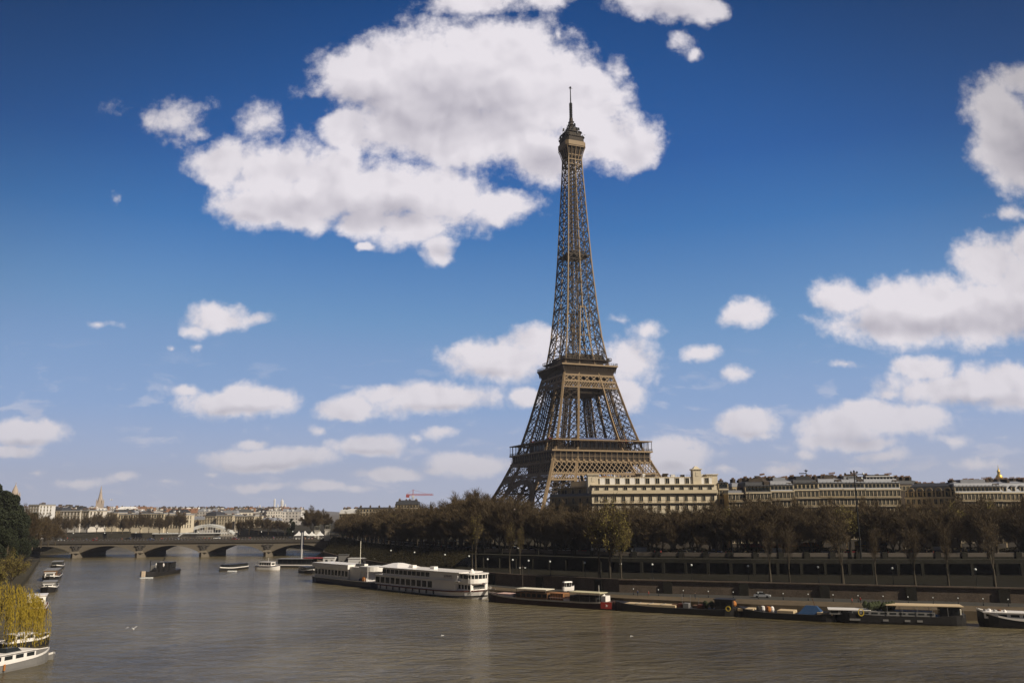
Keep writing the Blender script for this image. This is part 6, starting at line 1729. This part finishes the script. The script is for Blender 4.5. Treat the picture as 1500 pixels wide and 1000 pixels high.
# people --------------------------------------------------------
def make_person(seed, pose=0):
    r = random.Random(seed)
    me = bpy.data.meshes.new('person'); s = .0 if pose == 0 else .16
    V = [(0, 0, .95), (0, 0, 1.18), (0, 0, 1.42), (0, .01, 1.52), (0, .02, 1.62), (0, 0, 1.74),
         (.10, 0, .90), (.11, -s, .48), (.11, -s*1.6 + .02, .07), (.11, -s*1.6 - .12, .04), (-.10, 0, .90), (-.11, s, .48), (-.11, s*1.9, .10), (-.11, s*1.9 - .12, .05),
         (.19, 0, 1.40), (.24, .04 + s*.5, 1.13), (.25, -.04 + s*.3, .88), (.25, -.07, .78), (-.19, 0, 1.40), (-.24, .04 - s*.5, 1.13), (-.25, -.04 - s*.3, .88), (-.25, -.08, .78)]
    E_ = [(0, 1), (1, 2), (2, 3), (3, 4), (4, 5), (0, 6), (6, 7), (7, 8), (8, 9), (0, 10), (10, 11), (11, 12), (12, 13), (2, 14), (14, 15), (15, 16), (16, 17), (2, 18), (18, 19), (19, 20), (20, 21)]
    Rr = [.15, .14, .15, .06, .10, .085, .10, .07, .05, .045, .10, .07, .05, .045, .075, .055, .04, .035, .075, .055, .04, .035]
    me.from_pydata(V, E_, []); o = bpy.data.objects.new('person', me); C.objects.link(o)
    m = o.modifiers.new('skin', 'SKIN'); 
    for i, x in enumerate(me.skin_vertices[0].data): x.radius = (Rr[i], Rr[i]*.8); x.use_root = (i == 0)
    m2 = o.modifiers.new('sub', 'SUBSURF'); m2.levels = 1; m2.render_levels = 1
    mt = bpy.data.materials.new('clothing'); mt.use_nodes = True; t = NT(mt.node_tree); b = mt.node_tree.nodes['Principled BSDF']
    z = t.n('ShaderNodeSeparateXYZ'); t.put(z.inputs[0], t.n('ShaderNodeTexCoord').outputs['Object'])
    jk = r.choice([(.03, .03, .035), (.35, .04, .03), (.5, .48, .45), (.05, .09, .2), (.10, .08, .05)]); tr_ = r.choice([(.02, .025, .04), (.04, .035, .03), (.12, .10, .07)])
    c = t.mix(t.m('GREATER_THAN', z.outputs[2], .93), (*tr_, 1), (*jk, 1)); c = t.mix(t.m('GREATER_THAN', z.outputs[2], 1.5), c, (.5, .3, .2, 1)); c = t.mix(t.m('GREATER_THAN', z.outputs[2], 1.69), c, (.03, .02, .012, 1))
    t.put(b.inputs['Base Color'], c); b.inputs['Roughness'].default_value = .8
    me.materials.append(mt); dg = bpy.context.evaluated_depsgraph_get(); ev = bpy.data.meshes.new_from_object(o.evaluated_get(dg)); bpy.data.objects.remove(o)
    return ev
PM = [make_person(k, k % 2) for k in range(6)]
def person(k, x, y, z, rz, lab, grp=None): o = link('person', PM[k % 6], None, (x, y, z), rz); tag(o, lab, 'person', grp); return o
for k in range(22):
    x = -300 + 178*rv.random(); y = 552 + rv.choice((1.2, 2.2, 33)); person(k, x, y, 10.12, rv.uniform(0, 6.28), 'distant pedestrian on the pavement of the stone bridge', 'pedestrians on the stone bridge')
for k in range(26):
    u = rv.uniform(520, 1480); q, d = street_pos(u, rv.uniform(1.5, 7.5)); person(k, q.x, q.y, 11.01, rv.uniform(0, 6.28), 'distant pedestrian on the tree lined pavement behind the street parapet', 'pedestrians behind the street parapet')
def quay_pt(u, f):
    w, d = on_line(WL, u); e, _ = on_line(QE, u); return e.lerp(w, f), d
q, d = quay_pt(947, .35); person(1, q.x, q.y, 2.2, 1.2, 'person in a white top walking on the quay above the tan hatched barge')
q, d = quay_pt(931, .42); person(0, q.x, q.y, 2.2, 2.0, 'person in dark clothes standing on the quay left of the walker in white')
for k, (u, v) in enumerate(((1014, .3), (1240, .3), (1252, .45))): q, d = quay_pt(u, v); person(k + 2, q.x, q.y, 2.2, k, ('person by the quay edge above the cluttered stern of the tan hatched barge', 'left person of two standing by the white hatched barge', 'right person of two standing by the white hatched barge')[k])
# cars on the bridge
for k, (x, kk, lane) in enumerate(((-290, 'white', 8), (-268, 'red', 8), (-255, 'black', 26), (-232, 'blue', 8), (-215, 'silver', 8), (-196, 'white', 26), (-178, 'red', 8), (-160, 'black', 26), (-143, 'black', 8), (-131, 'silver', 8))):
    dup(veh[kk], (x, 552 + lane, 10.12), 0 if lane == 8 else math.pi, None, 'small distant %s crossing the stone bridge' % ({'van': 'white van', 'bus': 'white bus'}.get(kk, kk + ' car')), 'vehicles crossing the stone bridge')
# lamps on the terrace -------------------------------------------------
def make_lamp(h, name='street_lamp', glob=.32, arms=1):
    r = thing(name, None, None, (0, 0, -900)); MB().tube([(0, 0, 0), (0, 0, h*.5), (0, 0, h)], [.11, .07, .05], 7).build('post', M_iron_b if arms else M_boatg, r)
    g = MB(); g.lathe([(.16, 0), (.16, .4), (.1, .5)], 8); g.build('base', M_iron_b, r)
    MB().lathe([(.05, h), (glob*.8, h + glob*.4), (glob, h + glob), (glob*.8, h + glob*1.6), (.06, h + glob*2)], 10).build('lamp_globe', M_lamp, r)
    return r
lampA = make_lamp(4.2); bol = make_lamp(1.5, 'quay_light', .16); PROTO_TREES += [lampA, bol]
for u in (562, 596, 640, 676, 703, 730, 753, 789, 840, 893, 947, 1005, 1089, 1192, 1304, 1428):
    w, d = on_line(WL, u); q = off(w, d, 6.5 if u > 720 else 3.5); z0 = 5.6
    if u < 700: z0 = 6.3
    dup(lampA, (q.x, q.y, z0), 0, 1.0, 'white globed lamp post on the dark terrace above the quay wall', 'globe lamps on the dark terrace')
for k in range(16):
    u = 925 + k*36; w, d = quay_pt(u, .62); dup(bol, (w.x, w.y, 2.2), 0, 1.0, 'low white light post along the back of the lower quay', 'low white light posts on the lower quay')
for k in range(9):
    u = 60 + k*46; x = at(u, 780, 552).x; dup(lampA, (x, 553.2, 10.1), 0, 1.1, 'slender lamp post on the near edge of the stone bridge', 'lamp posts on the stone bridge')
# tall lamp with cross arms by the first barge
q, d = quay_pt(765, .7); r = thing('double_lamp', 'thin pale double headed lamp post on the quay behind the first barge awning', 'street lamp', (q.x, q.y, 2.2))
MB().tube([(0, 0, 0), (0, 0, 7.2)], [.10, .06], 6).build('post', M_pale2, r)
g = MB(); g.beam((-.9, 0, 6.6), (.9, 0, 6.6), .1); g.build('cross_arm', M_pale2, r)
for sg in (-1, 1): MB().box(sg*.85, 0, 6.3, .5, .3, .25).build('lamp_head', M_lamp, r)
# flood light mast
w, d = on_line(PP, 1251); Ym = w.y - 2; a = at(1251, 692, Ym); r = thing('lighting_mast', 'tall dark lighting mast with a cross bar of lamps rising above the mansard roofs', 'lighting mast', (a.x, Ym, 5.6))
hm = a.z - 5.6; MB().tube([(0, 0, 0), (0, 0, hm*.6), (0, 0, hm)], [.30, .24, .20], 8).build('mast', M_iron_b, r)
g = MB(); g.beam((-3.0, 0, hm - .6), (3.0, 0, hm - .6), .28); g.beam((-2.6, 0, hm - 1.3), (2.6, 0, hm - 1.9), .2); g.beam((2.6, 0, hm - 1.3), (-2.6, 0, hm - 1.9), .2); g.build('cross_bar', M_iron_b, r)
for x, z in ((-3, -.4), (-2.4, -1.9), (-1, .1), (0, .4), (1, .1), (2.4, -1.9), (3, -.4)): MB().lathe([(.2, 0), (.38, .25), (.2, .7)], 8).build('lamp_head', M_iron_b if x < 2 else M_lamp, r, loc=(x, 0, hm + z - .3))
# market tents, statues, carousel --------------------------------------
def tent(x, y, z, w, h, m, nm, lab, stripe=None):
    r = thing(nm, lab, 'market tent', (x, y, z)); g = MB()
    g.frustum(-w/2, w/2, -w/2, w/2, h*.5, -w*.16, w*.16, -w*.16, w*.16, h*.78); g.frustum(-w*.16, w*.16, -w*.16, w*.16, h*.78, -.1, .1, -.1, .1, h); g.build('canopy', m, r)
    g = MB()
    for sx in (-1, 1):
        for sy in (-1, 1): g.beam((sx*w*.47, sy*w*.47, 0), (sx*w*.47, sy*w*.47, h*.5), .12)
    g.build('tent_poles', M_boatg, r)
    MB().box(0, 0, 0, w*.8, w*.8, h*.28).build('counter', stripe or M_orange, r)
    return r
for k, (u, top, w) in enumerate(((438, 777.5, 5.2), (447, 777.0, 5.2), (457, 778, 5.0), (469, 777.5, 4.6))):
    a = at(u, top, 566); tent(a.x, 566, 9.4, w, a.z - 9.4, M_white, 'market_tent', ('leftmost white peaked market tent behind the bridge parapet', 'second white peaked market tent from the left by the bridge end', 'white peaked market tent left of the first bridge statue', 'white peaked market tent between the two bridge end statues')[k], (M_white, M_orange, M_crane, M_white)[k])
MB_side = None
def statue(u, vt, vm, vb, Y, lab):
    a = at(u, vb, Y); zt_ = at(u, vt, Y).z - a.z; zm = at(u, vm, Y).z - a.z
    r = thing('bridge_statue', lab, 'statue', (a.x, Y, a.z))
    g = MB(); g.box(0, 0, 0, 3.1, 3.1, .6); g.box(0, 0, .6, 2.6, 2.6, zm - 1.0); g.box(0, 0, zm - .4, 3.2, 3.2, .4); g.build('pedestal', M_pale, r)
    h = zt_ - zm; s = h/3.4
    g = MB(); m_ = mat('grey_bronze', (.13, .125, .10), .6, .2, .2)
    g.tube([(-1.2*s, 0, zm + 1.5*s), (-.4*s, 0, zm + 1.65*s), (.5*s, 0, zm + 1.6*s), (.95*s, 0, zm + 2.1*s), (1.25*s, 0, zm + 2.7*s), (1.7*s, 0, zm + 2.5*s)], [.4*s, .48*s, .46*s, .32*s, .22*s, .14*s], 8)
    for x, y in ((-1.1, -.2), (-1.0, .2), (.55, -.2), (.65, .22)): g.tube([(x*s, y*s, zm + 1.4*s), ((x + .08)*s, y*s, zm + .7*s), (x*s, y*s, zm)], [.17*s, .11*s, .09*s], 6)
    g.build('horse', m_, r)
    g = MB(); g.tube([(1.3*s, -.6*s, zm), (1.3*s, -.6*s, zm + .9*s), (1.3*s, -.55*s, zm + 1.7*s), (1.3*s, -.5*s, zm + 2.2*s), (1.3*s, -.5*s, zm + 2.6*s)], [.16*s, .2*s, .28*s, .12*s, .17*s], 8); g.build('warrior', m_, r)
statue(479, 764.5, 775, 791.5, 551, 'stone pedestal with dark horse statue at the near corner of the bridge')
statue(464, 765.5, 776.5, 787, 590, 'farther pedestal with pale horse statue behind the white market tents')
statue(58, 771, 779, 789, 551, 'statue on a pedestal at the far left end of the bridge')
def carousel():
    Y = 585; a = at(539, 787, Y); z = Z_UP; r = thing('carousel', 'carousel with a white and gold striped conical roof among the trees', 'carousel', (a.x, Y, z)); zt_ = at(539, 768.5, Y).z - z; ze = at(539, 775, Y).z - z; R_ = 6.3
    for k, m in ((0, M_white), (1, mat('gold_stripe', (.55, .42, .2), .7, 0, .05))):
        g = MB()
        for i in range(k, 24, 2):
            a0, a1 = i*math.pi/12, (i + 1)*math.pi/12
            g.poly([(R_*math.cos(a0), R_*math.sin(a0), ze), (R_*math.cos(a1), R_*math.sin(a1), ze), (.6*math.cos(a1), .6*math.sin(a1), zt_), (.6*math.cos(a0), .6*math.sin(a0), zt_)])
        g.build('roof_panels', m, r)
    MB().lathe([(R_ + .1, ze - .9), (R_ + .15, ze + .02)], 24).build('fascia', mat('gold_stripe', (0, 0, 0)), r)
    MB().lathe([(.8, zt_ - .1), (.7, zt_ + .6), (.1, zt_ + 1.3)], 10).build('finial', M_white, r)
    MB().lathe([(R_ - .3, 0), (R_ - .3, .6)], 20).build('platform', M_brown, r)
    for i in range(10): MB().beam((5.4*math.cos(i*.628), 5.4*math.sin(i*.628), .6), (5.4*math.cos(i*.628), 5.4*math.sin(i*.628), ze - .9), .15).build('post', M_gold, r)
    MB().lathe([(1.8, .6), (1.8, ze)], 12).build('drum', M_brown, r)
carousel()
for k, (u, Y, m, w, lab) in enumerate(((516, 560, M_brown, 8, 'brown roofed kiosk left of the carousel'), (573, 540, M_blue, 3.2, 'blue parasol among the trees right of the carousel'), (692, 392, M_white, 7, 'white roofed stall below the first trees left of the tower'), (702, 385, M_white, 4, 'small white stall right of the long white roofed one'), (662, 400, M_white, 3.5, 'small white stall below the yellow budded trees'), (560, 520, M_canvas, 3.4, 'cream awning stall at the top of the ivy slope'))):
    a = at(u, 780, Y); r = thing('kiosk', lab, 'kiosk', (a.x, Y, Z_UP)); MB().box(0, 0, 0, w*.8, 2.6, 2.3).build('booth', M_brown, r); g = MB(); g.frustum(-w/2, w/2, -2, 2, 2.3, -w*.2, w*.2, -.4, .4, 3.3); g.build('kiosk_roof', m, r)
for k, (u, m, w, h, lab) in enumerate(((1117, M_crane, 9, 3.2, 'red cafe awning, leftmost of those below the mansard terrace'), (1140, M_crane, 7, 3.0, 'second red cafe awning from the left below the mansard terrace'), (1158, M_crane, 8, 3.4, 'wide red cafe awning in the middle of the street behind the trees'), (1192, M_orange, 7, 3.4, 'orange red awning left of its twin below the yellow houses'), (1209, M_orange, 6, 3.6, 'orange red awning, rightmost of the cafe awnings'), (1310, M_blue, 10, 4.2, 'blue banner awning below the dark mansard house'), (1285, M_yel, 3, 4.0, 'small yellow shop front below the glazed penthouse house'), (865, M_canvas, 5, 3.2, 'cream shop awning at the left end of the cream block'))):
    q, d = street_pos(u, 27.5); rz = math.atan2(d.y, d.x)
    r = thing('shop_awning', lab, 'awning', (q.x, q.y, 11.0), rz + math.pi); g = MB(); g.frustum(-w/2, w/2, -1.6, 0, h*.66, -w/2, w/2, -.2, 0, h); g.build('canopy', m, r)
    MB().box(0, .3, 0, w, .5, h).build('shop_front', M_brown, r)
    g = MB(); g.beam((-w/2 + .1, -1.5, 0), (-w/2 + .1, -1.5, h*.66), .08); g.beam((w/2 - .1, -1.5, 0), (w/2 - .1, -1.5, h*.66), .08); g.build('awning_posts', M_iron_b, r)
# things on the quay by the bridge end
for k, (u, v, w, d_, h, m, lab) in enumerate(((470, 818, 6, 4, 3.0, M_white, 'white ticket hut on the quay left of the grey panel'), (480, 821, 5, .6, 5.0, M_boatg, 'grey information panel on the quay beside the white huts'), (497, 819, 8, 4, 4.2, M_white, 'white quayside cabin with a flat roof behind the barge mast'), (504, 822, 6.5, 3, 3.4, M_white, 'white panelled cabin in front of the flat roofed one'), (507, 815, 11, 6, 4.6, M_canvas, 'wide pale canopy behind the white quayside cabins'))):
    a = gp(u, v, 2.2); q, d = on_line(QE, u); Y = q.y; a = at(u, v, Y)
    p = off(q, d, 5 + k*2.0); r = thing('quay_cabin', lab, 'cabin', (p.x + (0, 1, 0, 2, 6)[k], p.y, 2.2), R(-10))
    if k == 4:
        g = MB(); g.frustum(-w/2, w/2, -d_/2, d_/2, h, -w*.1, w*.1, -.3, .3, h + 1.2); g.build('canopy', m, r); g = MB(); [g.beam((sx*w*.46, sy*d_*.45, 0), (sx*w*.46, sy*d_*.45, h), .14) for sx in (-1, 1) for sy in (-1, 1)]; g.build('tent_poles', M_boatg, r)
    else:
        c = MB().box(0, 0, 0, w, d_, h).build('cabin_wall', m, r); MB().box(0, 0, h, w + .4, d_ + .4, .18).build('cabin_roof', M_white if m is M_white else m, r); MB().box(-w*.2, -d_/2 - .02, .9, 1.2, .06, 1.2).build('window', M_glass, c); MB().box(w*.25, -d_/2 - .02, 0, 1.0, .06, 2.1).build('door', M_boatg, c)
def motorboat_on_trailer():
    q, d = quay_pt(831, .5); r = thing('trailered_motorboat', 'white motorboat with raised canopy standing on the quay behind the first barge', 'boat', (q.x, q.y, 2.2), R(25)); r.scale = (.62, .62, .62)
    g, hb, dz = hull_mesh(6.5, 2.3, 1.0, .35, .1, .5, .1); o = g.build('hull', M_boatw, r); o.location = (0, 0, 1.5)
    MB().box(-.2, 0, .3, 5.0, 1.6, .35).build('trailer', M_boatg, r)
    for sg in (-1, 1): MB().tube([(-.8, sg*.9, .35), (-.8, sg*1.1, .35)], .35, 10).build('wheel', M_rubber, r)
    MB().frustum(-1.5, 1.2, -.8, .8, 2.5, -1.2, .4, -.6, .6, 3.3).build('windscreen', M_glass, r)
    g = MB(); g.frustum(-2.8, 1.8, -1.1, 1.1, 4.6, -2.4, 1.5, -.9, .9, 5.1); g.build('canopy', M_boatw, r)
    g = MB(); [g.beam((x, y, 2.4), (x*1.1, y, 4.6), .12) for x in (-1.6, 1.2) for y in (-.9, .9)]; g.build('canopy_frame', M_boatw, r)
motorboat_on_trailer()
# lightly cluttered quay: parked cars near the bridge end
for k, u in enumerate((520, 532, 545, 556, 566)):
    q, d = quay_pt(u, .55); dup(veh[('white', 'black', 'silver', 'red', 'black')[k]], (q.x, q.y, 2.21), math.atan2(d.y, d.x), None, '%s car parked on the quay behind the floating restaurant' % ('white', 'black', 'silver', 'red', 'black')[k], 'black cars parked on the quay behind the floating restaurant' if k in (1, 4) else 'cars parked on the quay')
# gulls -----------------------------------------------------------------
def gull(u, v, Y, s, rz, lab, flap):
    a = at(u, v, Y); r = thing('gull', lab, 'gull', (a.x, a.y, a.z), rz); r.scale = (s, s, s)
    g = MB(); g.tube([(-.28, 0, 0), (-.12, 0, .02), (.06, 0, .03), (.2, 0, .06), (.28, 0, .06), (.34, 0, .045)], [.02, .065, .075, .05, .035, .008], 8)
    for sg in (-1, 1):
        x0, y0, z0 = .02, sg*.05, .05; x1, y1, z1 = .08, sg*.34, .05 + .16*flap; x2, y2, z2 = -.08, sg*.68, .05 + (.02 if flap > 0 else -.1)
        g.poly([(x0 + .07, y0, z0), (x1 + .05, y1, z1), (x1 - .12, y1, z1 - .005), (x0 - .1, y0, z0)]); g.poly([(x1 + .05, y1, z1), (x2, y2, z2), (x1 - .12, y1, z1 - .005)])
        g.poly([(x0 + .07, y0, z0 - .012), (x0 - .1, y0, z0 - .012), (x1 - .12, y1, z1 - .017), (x1 + .05, y1, z1 - .012)])
    g.poly([(-.26, 0, .01), (-.42, .07, .01), (-.42, -.07, .01)])
    g.build('body', M_white, r, True)
gull(194.5, 921, 92, 1.25, 2.3, 'white gull gliding low over the river at lower left', 1)
gull(648, 931, 140, .8, .5, 'tiny white gull over the river below the two deck boat', 1)
gull(925, 931, 140, .8, 2.5, 'tiny white gull over the river below the tan hatched barge', -1)
gull(163, 732, 300, 1.6, 1.0, 'small dark bird in the sky right of the stone spire', 1)
# ---------------------------------------------------------------- the air
def build_haze():
    m = bpy.data.materials.new('haze_air'); m.use_nodes = True; nt = m.node_tree; nt.nodes.clear()
    o = nt.nodes.new('ShaderNodeOutputMaterial'); v = nt.nodes.new('ShaderNodeVolumePrincipled')
    v.inputs['Color'].default_value = (0.86, 0.88, 1.0, 1); v.inputs['Density'].default_value = 0.00008; v.inputs['Anisotropy'].default_value = 0.1
    nt.links.new(v.outputs[0], o.inputs['Volume'])
    g = MB(); g.box(0, 2950, -2.0, 17900, 7300, 345); h = g.build('haze', m); tag(h, None, None, None, 'stuff'); h['label'] = 'thin blue grey haze over the distant city'
build_haze()
for r in PROTO_TREES:
    for ch in list(r.children): bpy.data.objects.remove(ch)
    bpy.data.objects.remove(r)
